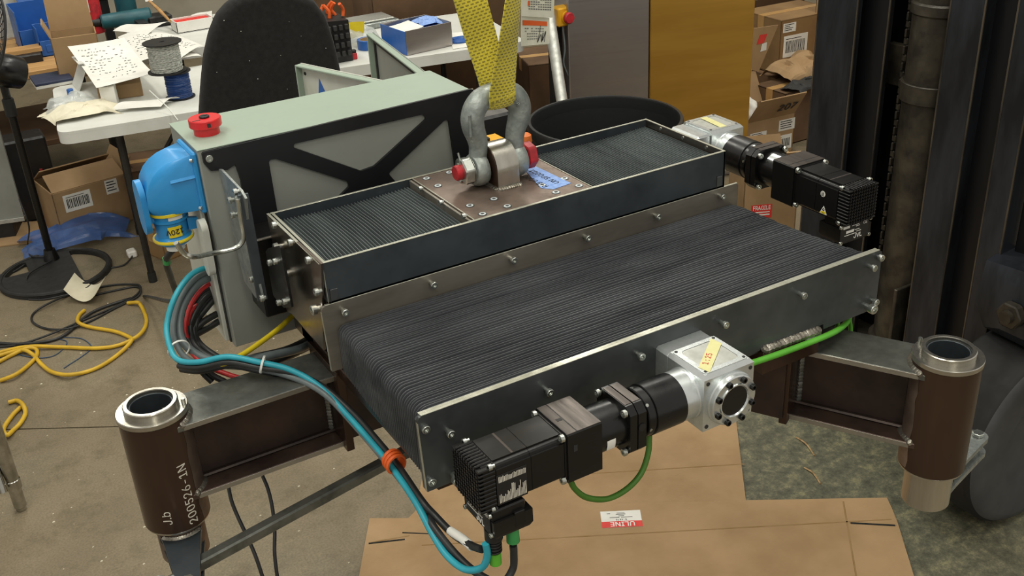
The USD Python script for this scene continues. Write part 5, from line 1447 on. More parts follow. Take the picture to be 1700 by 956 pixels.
# ------------------------------------------------------------------ folding tables
def folding_table(name, label, corner, u, length, width, h=.74, legs=True):
    u = unit([u[0], u[1], 0])
    v = np.array([-u[1], u[0], 0])
    c = np.array([corner[0], corner[1], 0.0])
    t = thing(name, label, 'table', c + u * length / 2 + v * width / 2)
    top = rrect(0, 0, length, width, .05)
    part(t, 'tabletop', plate(top, c + [0, 0, h - .012], u, v, .012), 'table_white')
    part(t, 'rim', plate(top.difference(top.buffer(-.02)), c + [0, 0, h - .05], u, v, .0385), 'table_white')
    for s in (.225, length - .225):
        for w in (.08, width - .08):
            b0 = c + u * (s + (.0)) + v * w
            part(t, 'leg', tube([b0 + [0, 0, h - .02], b0 + u * 0 + [0, 0, .03]], .0145, 12, sm=False), 'dark_tube')
            part(t, 'foot', cyl(b0, b0 + [0, 0, .045], .018, 14), 'black_rubber')
        part(t, 'leg_crossbar', tube([c + u * s + v * .08 + [0, 0, .25], c + u * s + v * (width - .08) + [0, 0, .25]], .010, 10, sm=False), 'dark_tube')
        part(t, 'brace', tube([c + u * s + v * width / 2 + [0, 0, .25], c + u * (s + (.35 if s < length / 2 else -.35)) + v * width / 2 + [0, 0, h - .03]], .010, 10, sm=False), 'dark_tube')
    return t, c, u, v


T1C = P(96, 224, z=.735)
tab1, t1c, t1u, t1v = folding_table('folding_table', 'white folding table at the left covered with papers and wire spools', T1C, (.99, -.135), 1.0, .74)
T2C = (1.02, 3.43)
folding_table('folding_table', 'white folding table behind the black chair with tool bag and steel box', T2C, (.985, -.17), 1.12, .76)
folding_table('folding_table', 'white folding table at the back under the teal drill', (.50, 4.30), (.985, -.17), 1.0, .76)
TZ = .7405


def paper_sheet(name, label, quad, z, lift=0.0, m='paper', marks=None, curl=0.0, cat='paper'):
    q = [np.array(P(a, b, z=z)) for a, b in quad]
    def fn(a, b):
        p = (q[0] * (1 - a) + q[1] * a) * (1 - b) + (q[3] * (1 - a) + q[2] * a) * b
        p = p.copy()
        p[2] += lift * math.sin(math.pi * min(1, a * .8 + .1)) + curl * (1 - b) ** 3 + .003 * math.sin(5 * a + 3 * b) + .004
        return p
    s = single(name, label, cat, grid(fn, 14, 14, -.0012), m, smooth=True)
    if marks:
        r = np.random.RandomState(marks)
        ms = []
        for row in range(11):
            b0 = .14 + .068 * row
            a_ = .12
            while a_ < .82:
                w = r.uniform(.02, .06)
                if r.rand() > .45:
                    ms.append(grid(lambda x, y: np.array(fn(a_ + w * x, b0 + .014 * y)) + [0, 0, .0012], 3, 2))
                a_ += w + .022
        p = numbered(s, 'handwriting')
        m_ = J(ms)
        m_.apply_translation(-BASE[s])
        usdkit.mesh(stage, p, m_, MATS['ink_grey'])
    return s


# left table load
big = P(170, 100, z=.86)
def sheet3(name, label, pts, m='paper', marks=0, cat='paper', th=-.0012):
    """Curved sheet through a 3 x 3 net of points."""
    g_ = np.array(pts, float).reshape(3, 3, 3)
    def fn(a, b):
        wa = [(1 - a) * (1 - 2 * a), 4 * a * (1 - a), a * (2 * a - 1)]
        wb = [(1 - b) * (1 - 2 * b), 4 * b * (1 - b), b * (2 * b - 1)]
        return sum(wa[i] * wb[j] * g_[i, j] for i in range(3) for j in range(3))
    s = single(name, label, cat, grid(fn, 16, 16, th), m, smooth=True)
    if marks:
        r = np.random.RandomState(marks)
        ms = []
        for row in range(12):
            b0 = .12 + .065 * row
            a_ = .1
            while a_ < .85:
                w = r.uniform(.015, .05)
                if r.rand() > .5:
                    ms.append(grid(lambda x, y: fn(a_ + w * x, b0 + .009 * y + .008 * math.sin(40 * (a_ + w * x))) + np.array([-.0, -.0012, .0016]), 4, 2))
                a_ += w + .025
        m_ = J(ms)
        m_.apply_translation(-BASE[s])
        usdkit.mesh(stage, numbered(s, 'handwriting'), m_, MATS['ink_grey'])
    return s


Y = 3.62
sheet3('drawing_sheet', 'large white sheet of pencilled diagrams leaning over the left table', [
    P(112, 77, y=3.95), P(137, 112, y=3.80), P(160, 146, y=3.45),
    P(165, 70, y=3.98), P(185, 105, y=3.82), P(205, 135, y=3.47),
    P(206, 62, y=4.0), P(230, 95, y=3.84), P(255, 121, y=3.5)], marks=5)
for i, (quad, z, lb) in enumerate([([(196, 64), (250, 54), (300, 85), (232, 105)], .80, 'white sheet of notes lying under the silver wire spool'),
                                   ([(240, 60), (300, 62), (338, 80), (300, 100)], .79, 'white sheet curling out right of the silver wire spool'),
                                   ([(250, 85), (320, 88), (335, 97), (270, 112)], .77, 'second loose sheet right of the silver wire spool'),
                                   ([(188, 55), (235, 45), (285, 40), (245, 62)], .80, 'sheet of paper at the back edge of the left table'),
                                   ([(186, 188), (225, 176), (300, 168), (268, 182)], TZ, 'flat white paper along the front of the left table')]):
    paper_sheet('paper_sheet', lb, quad, z, .012 + .004 * i, marks=(30 + i if i in (0, 1) else None))


def spool(name, label, c, r, rc_, h, core, fl, lean=(0, 0, 1)):
    s = thing(name, label, 'wire spool', c)
    c = np.array(c)
    part(s, 'flange', lathe([(.012, 0), (r, 0), (r, .004), (.012, .004), (.012, 0)], c, (0, 0, 1), 48), fl)
    part(s, 'flange', lathe([(.012, h - .004), (r, h - .004), (r, h), (.012, h), (.012, h - .004)], c, (0, 0, 1), 48), fl)
    n = int((h - .008) / .0036)
    prof = [(0, .004)]
    r_ = np.random.RandomState(int(r * 1e4))
    for i in range(n):
        z = .004 + (h - .008) * i / n
        k_ = rc_ + r_.uniform(-.0018, .001)
        prof += [(k_ - .0016, z + .0001), (k_, z + .0018)]
    prof += [(0, h - .004)]
    part(s, 'wire_winding', lathe(prof, c, (0, 0, 1), 40), core, smooth=50)
    part(s, 'core', ringtube(c - [0, 0, 0], c + [0, 0, h + .001], .013, .010, 20), 'black_plastic')
    return s


sc_ = P(300, 167, z=TZ)
sb = P(302, 163, z=TZ)
spool('blue_wire_spool', 'spool of blue wire under the silver wire spool on the left table', (sb[0], sb[1] + .02, TZ), .062, .052, .115, 'spool_blue', 'black_plastic')
spool('silver_wire_spool', 'spool of silver grey wire with black flanges on the blue spool', (sb[0] - .03, sb[1] + .03, TZ + .1165), .080, .066, .125, 'spool_silver', 'black_plastic')
cable('wire_tail', 'loose white wire end hanging from the blue wire spool', [P(248, 150, y=3.3), P(262, 163, y=3.25), P(278, 178, y=3.2), P(296, 200, y=3.12)], .0022, 'white_tie', cat='wire')
# clear bag of white parts, carton, small box, curled label roll, notebook, cap
single('parts_bag', 'clear bag of cream papers at the near corner of the left table', 'bag', crumple(P(132, 190, z=TZ) + np.array([0, .0, -.001]), .27, .20, .055, 21, n=20), 'paper_cream', smooth=False)
sq_ = [P(a, b, z=TZ) for a, b in [(98, 186), (126, 197), (138, 214), (166, 196), (150, 182)]]
single('clear_bag', 'clear plastic film lying over the cream papers on the left table', 'bag', crumple(P(118, 184, z=TZ) + np.array([0, 0, .001]), .19, .17, .072, 27, n=20), 'clear_film', smooth=False)
sm_ = P(184, 178, z=TZ)
single('small_box', 'small white carton standing on the left table', 'box', place(bx(-.03, .03, -.035, .035, 0, .085, .002), (sm_[0] + .01, sm_[1] + .04, TZ), (1, -.3, 0), (.3, 1, 0)), 'paper')
kc_ = P(205, 172, z=TZ)
single('kraft_box', 'low tan box on the left table behind the small white carton', 'box', place(bx(-.09, .09, -.05, .05, 0, .06, .002), (kc_[0] + .02, kc_[1] + .13, TZ), (1, -.2, 0), (.2, 1, 0)), 'cardboard')
cr = P(133, 150, z=TZ)
single('white_tray', 'white curved plastic tray standing on edge under the drawing sheet', 'tray', grid(lambda a, b: (cr[0] - .01 + .05 * math.sin(a * 2.6), cr[1] - .02 + .16 * b, TZ + .001 + .115 * math.sin(min(1, a * 1.25) * math.pi / 2)), 14, 6, .004), 'table_white', smooth=40)
nb = P(82, 142, z=TZ)
nbt = thing('notebook', 'navy notebook at the far left corner of the left table', 'book', (nb[0], nb[1] + .05, TZ))
part(nbt, 'pages', bx(nb[0] - .06, nb[0] + .10, nb[1] - .04, nb[1] + .14, TZ, TZ + .014, .001), 'paper')
part(nbt, 'cover', bx(nb[0] - .062, nb[0] + .102, nb[1] - .042, nb[1] + .142, TZ + .0142, TZ + .026, .002), 'navy')
bc = P(118, 158, z=TZ)
single('blue_block', 'small round blue block on the left table before the white tray', 'block', cyl((bc[0], bc[1], TZ), (bc[0], bc[1], TZ + .028), .014, 20, b=.002), 'blue_plastic')
oc_ = P(118, 150, z=TZ)
carton('upright_carton', 'open tan carton with a raised flap at the back of the left table', (oc_[0] + .10, oc_[1] + .28, TZ), .20, .16, .19, math.radians(-8), flaps=[('b', math.radians(84), .20), ('l', math.radians(70), .07)])
pc = P(215, 160, z=TZ)
single('plastic_tray', 'small clear tray of parts on the left table', 'tray', bx(pc[0] - .02, pc[0] + .05, pc[1] + .02, pc[1] + .07, TZ, TZ + .018, .004), 'clear_film')

# back row at the left: bins, bottle, drill, extinguisher, boards
def bin_(name, label, c, w, d, h, m='blue_plastic'):
    t = .005
    b = thing(name, label, 'storage bin', c)
    c = np.array(c)
    part(b, 'walls', J(hull([c + np.array(q) for q in [(-w / 2, -d / 2, 0), (w / 2, -d / 2, 0), (-w / 2, d / 2, 0), (w / 2, d / 2, 0), (-w / 2, -d / 2, t), (w / 2, -d / 2, t), (-w / 2, d / 2, t), (w / 2, d / 2, t)]]),
                       bx(c[0] - w / 2, c[0] - w / 2 + t, c[1] - d / 2, c[1] + d / 2, c[2], c[2] + h, .001), bx(c[0] + w / 2 - t, c[0] + w / 2, c[1] - d / 2, c[1] + d / 2, c[2], c[2] + h, .001), bx(c[0] - w / 2, c[0] + w / 2, c[1] + d / 2 - t, c[1] + d / 2, c[2], c[2] + h, .001)), m)
    part(b, 'lip', bx(c[0] - w / 2, c[0] + w / 2, c[1] - d / 2, c[1] - d / 2 + t, c[2], c[2] + h * .55, .001), m)
    part(b, 'label_holder', bx(c[0] - w * .25, c[0] + w * .25, c[1] - d / 2 - .004, c[1] - d / 2, c[2] + h * .15, c[2] + h * .4, .001), m)
    return b


BYF = P(60, 117, z=.66)[1]
BT = thing('workbench', 'pale wooden workbench at the far left behind the tables', 'bench', (.0, 5.0, 0))
part(BT, 'bench_top', bx(-.75, .44, BYF, 5.6, .62, .66, .004), 'wood')
for x_ in (-.70, .37):
    for y_ in (BYF + .05, 5.5):
        part(BT, 'leg', bx(x_, x_ + .05, y_, y_ + .05, 0, .62, .003), 'dark_tube')
part(BT, 'shelf', bx(-.70, .40, BYF + .05, 5.5, .25, .28, .003), 'cardboard_dark')
bn = P(72, 88, z=.66)
bin_('parts_bin', 'bright blue storage bin standing on the bench by the tan carton', (bn[0] + .06, bn[1] + .20, .66), .30, .30, .22)
bin_('parts_bin', 'narrow blue bin in front of the wider blue bin on the bench', (bn[0] + .04, bn[1] - .03, .66), .12, .14, .15)
bp = P(70, 40, z=.9)
single('blue_board', 'blue plastic sheet leaning up behind the blue bins', 'panel', place(bx(-.13, .13, 0, .30, 0, .008, .002), (bn[0] + .10, bn[1] + .37, .66), (1, -.1, 0), (0.05, .35, .94)), 'blue_plastic')
bt_ = P(15, 74, z=.66)
bo = thing('clear_bottle', 'clear ribbed plastic bottle at the top left corner', 'bottle', (bt_[0] + .02, bt_[1] + .2, .66))
part(bo, 'body', lathe([(0, 0), (.075, 0), (.08, .01), (.08, .06), (.077, .065), (.08, .07), (.08, .13), (.077, .135), (.08, .14), (.08, .20), (.06, .25), (.03, .28), (.03, .31), (0, .31)], (bt_[0] + .02, bt_[1] + .2, .66), (0, 0, 1), 32), 'clear_film', smooth=40)
part(bo, 'cap', cyl((bt_[0] + .02, bt_[1] + .2, .97), (bt_[0] + .02, bt_[1] + .2, .995), .034, 24), 'table_white')
wb0, wb1 = P(8, 92, z=.70), P(68, 82, z=.70)
single('wood_board', 'pale wooden board lying on the black bin at the far left', 'board', bar(wb0 + [0, 0, .012], wb1 + [0, 0, .012], .10, .022), 'wood')
single('black_bin', 'black plastic bin under the pale board at the far left', 'bin', bar(P(8, 95, z=.695) + [0, 0, -.02], P(68, 86, z=.695) + [0, 0, -.02], .14, .055, b=.006), 'black_plastic')
re_ = P(165, 60, z=.74)
rx_ = thing('red_bottle', 'red bottle with white print behind the tan carton', 'bottle', (re_[0], re_[1] + .1, .742))
part(rx_, 'body', lathe([(0, 0), (.052, 0), (.055, .006), (.055, .20), (.048, .235), (.02, .25), (0, .25)], (re_[0], re_[1] + .1, .742), (0, 0, 1), 28), 'red_paint', smooth=40)
part(rx_, 'print', grid(lambda a, b: (re_[0] + .0555 * math.sin(-.9 + .7 * a), re_[1] + .1 - .0555 * math.cos(-.9 + .7 * a), .86 + .09 * b), 8, 3, -.0006), 'paper')
part(rx_, 'nozzle', cyl((re_[0], re_[1] + .1, .99), (re_[0], re_[1] + .1, 1.04), .014, 16), 'black_plastic')
dr = P(222, 42, z=.76)
d_ = thing('cordless_drill', 'teal and black cordless tool lying on the back table', 'drill', (dr[0], dr[1], .742))
part(d_, 'motor_housing', J(cyl((dr[0] - .16, dr[1] + .02, .80), (dr[0] + .10, dr[1] - .01, .80), .038, 24, r2=.045, b=.008)), 'teal_plastic')
part(d_, 'handle', hull([(dr[0] + .02 + x_, dr[1] - .14 + y_, .765 + z_) for x_ in (-.02, .03) for y_ in (-.02, .14) for z_ in (-.018, .03)]), 'black_plastic')
part(d_, 'battery', bx(dr[0] + .07, dr[0] + .20, dr[1] - .06, dr[1] + .05, .742, .80, .008), 'black_plastic')
part(d_, 'chuck', cyl((dr[0] - .23, dr[1] + .028, .80), (dr[0] - .16, dr[1] + .02, .80), .024, 20, b=.004), 'black_plastic')
tp_ = P(214, 20, z=.76)
single('teal_canister', 'teal metal canister standing behind the cordless tool', 'canister', lathe([(0, 0), (.055, 0), (.058, .005), (.058, .16), (.05, .18), (.03, .19), (0, .19)], (tp_[0], tp_[1] + .05, .742), (0, 0, 1), 28), 'teal_plastic', smooth=40)
rk = thing('tool_rack', 'black open tool rack at the back wall behind the drill', 'rack', (tp_[0] + .35, tp_[1] + .35, 0))
for x_ in (-.1, .70):
    part(rk, 'upright', bx(tp_[0] + x_, tp_[0] + x_ + .05, tp_[1] + .3, tp_[1] + .35, 0, 1.4, .003), 'black_plastic')
for z_ in (.45, .80, 1.15):
    part(rk, 'shelf', bx(tp_[0] - .1, tp_[0] + .75, tp_[1] + .28, tp_[1] + .52, z_, z_ + .03, .003), 'black_plastic')
wx = P(320, 42, z=.76)
wt = thing('white_carton', 'low white box with red contents at the right of the cordless tool', 'box', (wx[0], wx[1], .742))
part(wt, 'tray', J(bx(wx[0] - .10, wx[0] + .10, wx[1] - .06, wx[1] - .055, .742, .80, .001), bx(wx[0] - .10, wx[0] + .10, wx[1] + .055, wx[1] + .06, .742, .80, .001), bx(wx[0] - .10, wx[0] - .095, wx[1] - .06, wx[1] + .06, .742, .80, .001), bx(wx[0] + .095, wx[0] + .10, wx[1] - .06, wx[1] + .06, .742, .80, .001), bx(wx[0] - .10, wx[0] + .10, wx[1] - .06, wx[1] + .06, .742, .746, 0)), 'paper')
part(wt, 'contents', bx(wx[0] - .092, wx[0] + .092, wx[1] - .052, wx[1] + .052, .746, .792, .004), 'label_red')
br0, br1 = P(248, 2, z=.86), P(283, 36, z=.79)
br = thing('chip_brush', 'wooden handled brush leaning over the white box', 'brush', br1)
part(br, 'handle', tube([br1, br0 * .5 + br1 * .5 + [0, 0, .004], br0], [.006, .010, .007], 10), 'wood')
part(br, 'bristles', hull([br0 + np.array(q) for q in [(-.02, 0, 0), (.02, 0, 0), (-.028, .02, .06), (.028, .02, .06), (-.02, .012, 0), (.02, .012, 0)]]), 'paper')
paper_sheet('paper_sheet', 'white paper right of the low white box by the chair', [(318, 26), (352, 18), (352, 38), (322, 48)], .745)

# second table's load
def on2(px, py, z=TZ):
    return P(px, py, z=z)


tb_ = on2(562, 104)
tg_ = thing('tool_bag', 'black open tool bag with orange trim at the chair edge', 'bag', (tb_[0] + .02, tb_[1] + .08, TZ))
part(tg_, 'body', J(hull([(tb_[0] + x_, tb_[1] + y_, z_) for x_, y_, z_ in [(-.08, 0, TZ), (.07, -.01, TZ), (-.08, .16, TZ), (.07, .16, TZ), (-.09, -.01, TZ + .20), (.065, -.02, TZ + .19), (-.09, .17, TZ + .21), (.06, .17, TZ + .21)]])), 'black_plastic')
r9 = np.random.RandomState(2)
part(tg_, 'tool_loops', J([bx(tb_[0] - .07 + .028 * i, tb_[0] - .052 + .028 * i, tb_[1] - .03, tb_[1] - .008, TZ + .03 + .04 * j, TZ + .055 + .04 * j, .003) for i in range(5) for j in range(4)]), 'gasket')
for i in range(7):
    p0_ = np.array([tb_[0] - .07 + .022 * i, tb_[1] + .02 + r9.uniform(0, .1), TZ + .20])
    part(tg_, 'orange_handle', tube([p0_, p0_ + [r9.uniform(-.02, .02), 0, .03], p0_ + [r9.uniform(-.03, .03), r9.uniform(-.02, .02), .06]], .008, 8), 'orange')
hp_ = on2(577, 25, .98)
yb = on2(592, 74)
yc = [P(a_, b_, y=yb[1] - .02) for a_, b_ in ((575, 38), (606, 36), (604, 60), (579, 66))]
single('yellow_card', 'bright yellow card standing in the clear pouch on the back table', 'card', grid(lambda a, b: (yc[0] * (1 - a) + yc[1] * a) * (1 - b) + (yc[3] * (1 - a) + yc[2] * a) * b + [0, .012 * math.sin(2.6 * a), 0], 8, 6, .0015), 'plug_yellow', smooth=True)
single('clear_pouch', 'crumpled clear pouch between the tool bag and the steel box', 'bag', crumple((yb[0] + .01, yb[1] + .03, TZ + .001), .2, .2, .10, 35, n=18, thick=.002), 'clear_film', smooth=False)
tr1 = on2(612, 80)
rr_ = thing('tape_roll', 'roll of blue masking tape on the back table', 'tape', (tr1[0], tr1[1], TZ))
part(rr_, 'tape', ringtube((tr1[0], tr1[1], TZ), (tr1[0], tr1[1], TZ + .045), .052, .039, 40), 'blue_plastic')
part(rr_, 'core', ringtube((tr1[0], tr1[1], TZ), (tr1[0], tr1[1], TZ + .045), .0388, .036, 40), 'cardboard')
rs = on2(588, 98)
sr = thing('screw_terminal', 'small red and black clip near the table edge by the tool bag', 'clip', (rs[0], rs[1], TZ))
part(sr, 'body', bx(rs[0] - .014, rs[0] + .014, rs[1] - .012, rs[1] + .012, TZ, TZ + .03, .003), 'red_paint')
part(sr, 'cap', bx(rs[0] - .012, rs[0] + .012, rs[1] - .010, rs[1] + .010, TZ + .03, TZ + .045, .003), 'black_plastic')
stb = thing('steel_box', 'brushed steel folded box with blue inside, on the back table', 'box', (on2(700, 84)[0], on2(700, 84)[1], TZ))
sA, sB = on2(676, 93), on2(752, 76)
su = unit(sB - sA)
sv = np.array([-su[1], su[0], 0])
Ls = np.linalg.norm(sB - sA)
part(stb, 'shell', J([place(m_, sA, su, sv) for m_ in (bx(0, Ls, 0, .003, 0, .115, .001), bx(0, Ls, .227, .23, 0, .115, .001), bx(Ls - .003, Ls, 0, .23, 0, .115, .001), bx(0, Ls, 0, .23, 0, .003, 0))]), 'stainless')
part(stb, 'blue_liner', J([place(m_, sA, su, sv) for m_ in (bx(-.002, .002, 0, .23, 0.003, .112, .0005), bx(.002, Ls - .004, .004, .226, .090, .094, .001))]), 'blue_plastic')
pp_ = [sA + su * .02 + sv * .05 + [0, 0, .122], sA + su * .12 + sv * .03 + [0, 0, .126], sA + su * .13 + sv * .19 + [0, 0, .128], sA + su * .02 + sv * .2 + [0, 0, .124]]
single('note_paper', 'white note lying on the blue inside of the steel box', 'paper', grid(lambda a, b: (pp_[0] * (1 - a) + pp_[1] * a) * (1 - b) + (pp_[3] * (1 - a) + pp_[2] * a) * b - [0, 0, .025] + [0, 0, .01 * a * a], 8, 8, -.001), 'paper', smooth=True)
single('blue_cloth', 'crumpled blue glove lying in the steel box', 'glove', crumple(tuple(sA + su * .20 + sv * .14 + [0, 0, .095]), .12, .13, .035, 41, n=14), 'blue_tape', smooth=False)
bl2 = on2(765, 70)
single('blue_strap', 'coiled dark blue strap by the sling on the back table', 'strap', J([tube([(bl2[0] + r_ * math.cos(a), bl2[1] + r_ * math.sin(a) * .7, TZ + .012 + .001 * k_) for a in np.linspace(0, 6.28, 16)], .010, 6, 3) for k_, r_ in enumerate((.05, .034))]), 'blue_plastic')
single('paper_sheet', 'white sheet at the right end of the back table behind the sling', 'paper', grid(lambda a, b: on2(745, 62) * (1 - a) * (1 - b) + on2(775, 60) * a * (1 - b) + on2(778, 78) * a * b + on2(752, 82) * (1 - a) * b + [0, 0, .002 + .02 * (1 - b) ** 2], 6, 6, -.001), 'paper', smooth=True)
tr_c = on2(632, 48)
ty2 = thing('metal_tray', 'grey metal tray with a dark lid behind the yellow card', 'tray', (tr_c[0], tr_c[1], TZ))
part(ty2, 'tray', bx(tr_c[0] - .14, tr_c[0] + .12, tr_c[1] + .02, tr_c[1] + .22, TZ, TZ + .03, .004), 'galvanised')
part(ty2, 'lid', bx(tr_c[0] - .12, tr_c[0] + .10, tr_c[1] + .04, tr_c[1] + .20, TZ + .03, TZ + .04, .003), 'aluminium_dull')
single('blown_bag', 'clear yellowish packing bag at the back of the second table', 'bag', crumple(tuple(on2(668, 22) + np.array([0, .1, 0])), .22, .2, .12, 45, n=16), 'clear_film', smooth=False)
# dark carton wall and boxes behind and under the second table
carton('brown_carton', 'dark brown carton behind the second table, left of the sling', (2.15, 4.35, 0), .75, .5, .98, math.radians(-10), m='cardboard_dark', closed=True)
carton('brown_carton', 'dark brown carton at the back wall behind the tool bag', (1.95, 5.45, 0), .5, .5, 1.0, math.radians(-6), m='cardboard_dark', closed=True)
carton('storage_carton', 'tan carton on the floor under the second table, behind the dark one', (1.63, 3.76, 0), .40, .34, .30, math.radians(-8), m='cardboard', closed=True)
carton('storage_carton', 'dark brown carton under the second table behind the shackle', (1.75, 3.05, 0), .40, .36, .40, math.radians(-12), m='cardboard_dark', closed=True)
carton('storage_carton', 'dark carton on the floor between the table and the steel enclosure', (2.55, 3.55, 0), .50, .36, .55, math.radians(-18), m='cardboard_dark', closed=True)
rd = thing('roll_drum', 'brown paper roll standing under the second table', 'roll', (1.62, 2.66, 0))
part(rd, 'roll', cyl((1.62, 2.66, 0), (1.62, 2.66, .42), .11, 32, b=.004), 'cardboard_dark')
part(rd, 'core', ringtube((1.62, 2.66, .36), (1.62, 2.66, .423), .035, .028, 24), 'cardboard')
# tube post and emergency stop beside the sling tags
po = thing('aluminium_post', 'slanting aluminium tube beside the white sling tags', 'post', P(935, 165, z=.62))
pa_, pb_ = P(899, -60, y=3.10), P(934, 175, y=2.75)
part(po, 'tube', tube([pa_, pb_, pb_ + (pb_ - pa_) * (pb_[2] / (pa_[2] - pb_[2]))], .026, 20, sm=False), 'aluminium_dull')
es = P(934, 28, y=3.0)
e_ = thing('emergency_stop', 'yellow emergency stop box with red button beside the aluminium tube', 'switch', es)
part(e_, 'housing', bx(es[0] - .035, es[0] + .045, es[1] - .02, es[1] + .05, es[2] - .04, es[2] + .045, .006), 'yellow_paint')
part(e_, 'collar', ringtube((es[0] + .01, es[1] - .028, es[2]), (es[0] + .01, es[1] - .02, es[2]), .030, .016, 28), 'yellow_paint')
part(e_, 'button', lathe([(0, 0), (.018, 0), (.018, .012), (.027, .014), (.027, .024), (.022, .030), (0, .030)], (es[0] + .01, es[1] - .020, es[2]), (0, -1, 0), 28), 'red_paint')
part(e_, 'bracket', bx(es[0] - .03, es[0] + .03, es[1] + .05, es[1] + .09, 0, es[2], .004), 'black_plastic')
cable('grey_wire', 'thin grey wire hanging below the emergency stop', [es + [0, .0, -.04], P(938, 80, y=2.98), P(936, 105, y=2.98), P(945, 128, y=2.98)], .004, 'grey_cable', cat='wire')

# ------------------------------------------------------------------ black office chair
oc = thing('office_chair', 'black fabric office chair with a tall rounded back, lint on it', 'chair', (.80, 2.62, 0))
CYB = 2.45
px_out = [(331, 235), (336, 150), (341, 95), (350, 55), (362, 25), (380, 5), (400, -8), (440, -16), (490, -14), (520, -2), (541, 25), (553, 60), (562, 95), (575, 160), (582, 220)]
po_ = [P(a, b, y=CYB) for a, b in px_out]
bk = Polygon([(q[0], q[2]) for q in po_]).buffer(.01).buffer(-.01)
bk2 = bk.buffer(-.02)
def loft(polys, ys):
    n = 90
    rings = []
    for pg_, y_ in zip(polys, ys):
        L_ = pg_.exterior
        c_ = pg_.centroid
        ang = np.linspace(0, 2 * math.pi, n, endpoint=False)
        pts_ = []
        for t in ang:
            ln = LineString([(c_.x, c_.y), (c_.x + 3 * math.cos(t), c_.y + 3 * math.sin(t))]).intersection(L_)
            ln = ln if ln.geom_type == 'Point' else list(ln.geoms)[-1]
            pts_.append((ln.x, y_, ln.y))
        rings.append(pts_)
    v = [p for r_ in rings for p in r_]
    f = []
    for i in range(len(rings) - 1):
        for j in range(n):
            k_ = (j + 1) % n
            f.append((i * n + j, i * n + k_, (i + 1) * n + k_, (i + 1) * n + j))
    m_ = T(v, f)
    c0 = len(m_.vertices)
    vv2 = np.vstack([m_.vertices, np.mean(rings[0], 0), np.mean(rings[-1], 0)])
    f2 = [(j, c0, (j + 1) % n) for j in range(n)] + [((len(rings) - 1) * n + (j + 1) % n, c0 + 1, (len(rings) - 1) * n + j) for j in range(n)]
    return trimesh.Trimesh(vv2, np.vstack([m_.faces, f2]), process=False)


bkm = loft([bk.buffer(-.03), bk.buffer(-.010), bk, bk.buffer(-.004), bk.buffer(-.03)], [CYB - .022, CYB - .012, CYB + .01, CYB + .045, CYB + .065])
back = part(oc, 'backrest', bkm, 'chair_fabric', smooth=40)
r6 = np.random.RandomState(17)
lint = []
for a, b in [(466, 92), (414, 101), (477, 148), (480, 36), (400, 52), (428, 131), (372, 34), (541, 80), (500, 60), (360, 120)]:
    q = P(a, b, y=CYB - .023)
    lint.append(trimesh.creation.icosphere(1, r6.uniform(.0008, .0018)).apply_translation(q))
part(back, 'lint', J(lint), 'paper', kind='stuff')
cxx = float(np.mean([q[0] for q in po_]))
part(oc, 'seat', hull([(cxx + .25 * math.cos(t) * s_, CYB + .36 + .24 * math.sin(t) * s_, z_) for t in np.linspace(0, 6.28, 28) for s_, z_ in ((1, .47), (.94, .51), (.94, .44))]), 'chair_fabric', smooth=40)
part(oc, 'spine', bar((cxx, CYB + .04, .43), (cxx, CYB + .045, .80), .07, .012, up=(0, 1, 0)), 'black_plastic')
part(oc, 'spine_bracket', bar((cxx, CYB + .04, .425), (cxx, CYB + .38, .425), .07, .014), 'black_plastic')
part(oc, 'gas_column', cyl((cxx, CYB + .36, .10), (cxx, CYB + .36, .44), .026, 20), 'black_plastic')
for i in range(5):
    t = .3 + i * 2 * math.pi / 5
    e = np.array([math.cos(t), math.sin(t), 0])
    hb = np.array([cxx, CYB + .36, 0])
    part(oc, 'base_arm', bar(hb + [0, 0, .10], hb + e * .28 + [0, 0, .075], .045, .03), 'black_plastic')
    part(oc, 'castor', cyl(hb + e * .28 + np.cross(e, [0, 0, .018]) + [0, 0, .027], hb + e * .28 - np.cross(e, [0, 0, .018]) + [0, 0, .027], .027, 18), 'black_plastic')

# ------------------------------------------------------------------ pedestal fan at the left edge
fb = P(92, 450, z=.02)
fa_ = np.linalg.norm((P(5, 482, z=.02) - P(182, 424, z=.02))[:2]) / 2
fn_ = thing('pedestal_fan', 'black pedestal fan on a round cut-out base at the left edge', 'fan', (fb[0], fb[1], 0))
base = Point(fb[0], fb[1]).buffer(fa_, quad_segs=24)
ccx = P(150, 440, z=.02)
c1_ = Point(fb[0], fb[1]).buffer(fa_ - .022, quad_segs=24)
hole1 = c1_.intersection(sbox(fb[0] + .09, fb[1] - 1, fb[0] + 1, fb[1] + 1)).buffer(-.012).buffer(.012)
hole2 = c1_.intersection(sbox(fb[0] - 1, fb[1] + .06, fb[0] - .10, fb[1] + 1)).buffer(-.012).buffer(.012)
part(fn_, 'base', plate(base.difference(hole1).difference(hole2), (0, 0, 0), (1, 0, 0), (0, 1, 0), .022), 'black_rubber')
part(fn_, 'base_rim', tube([(fb[0] + (fa_ - .008) * math.cos(t), fb[1] + (fa_ - .008) * math.sin(t), .018) for t in np.linspace(0, 2 * math.pi, 48, endpoint=False)], .010, 8, 2, closed=True), 'black_rubber')
pf = P(86, 430, z=.022)
pt = np.array([pf[0], pf[1], 1.02])
part(fn_, 'pole', J(cyl(pf, pf + [0, 0, .05], .035, 24, r2=.024), cyl(pf + [0, 0, .02], pt, .0165, 20)), 'black_anodised')
part(fn_, 'pole_collar', cyl((pt[0], pt[1], .70), (pt[0], pt[1], .78), .024, 20, b=.004), 'black_plastic')
mh = P(14, 118, y=pf[1] - .02)
part(fn_, 'motor_housing', J(lathe([(0, -.10), (.035, -.095), (.055, -.08), (.066, -.04), (.07, 0), (.066, .05), (0, .06)], mh, (.75, .30, -.35), 36)), 'black_anodised', smooth=40)
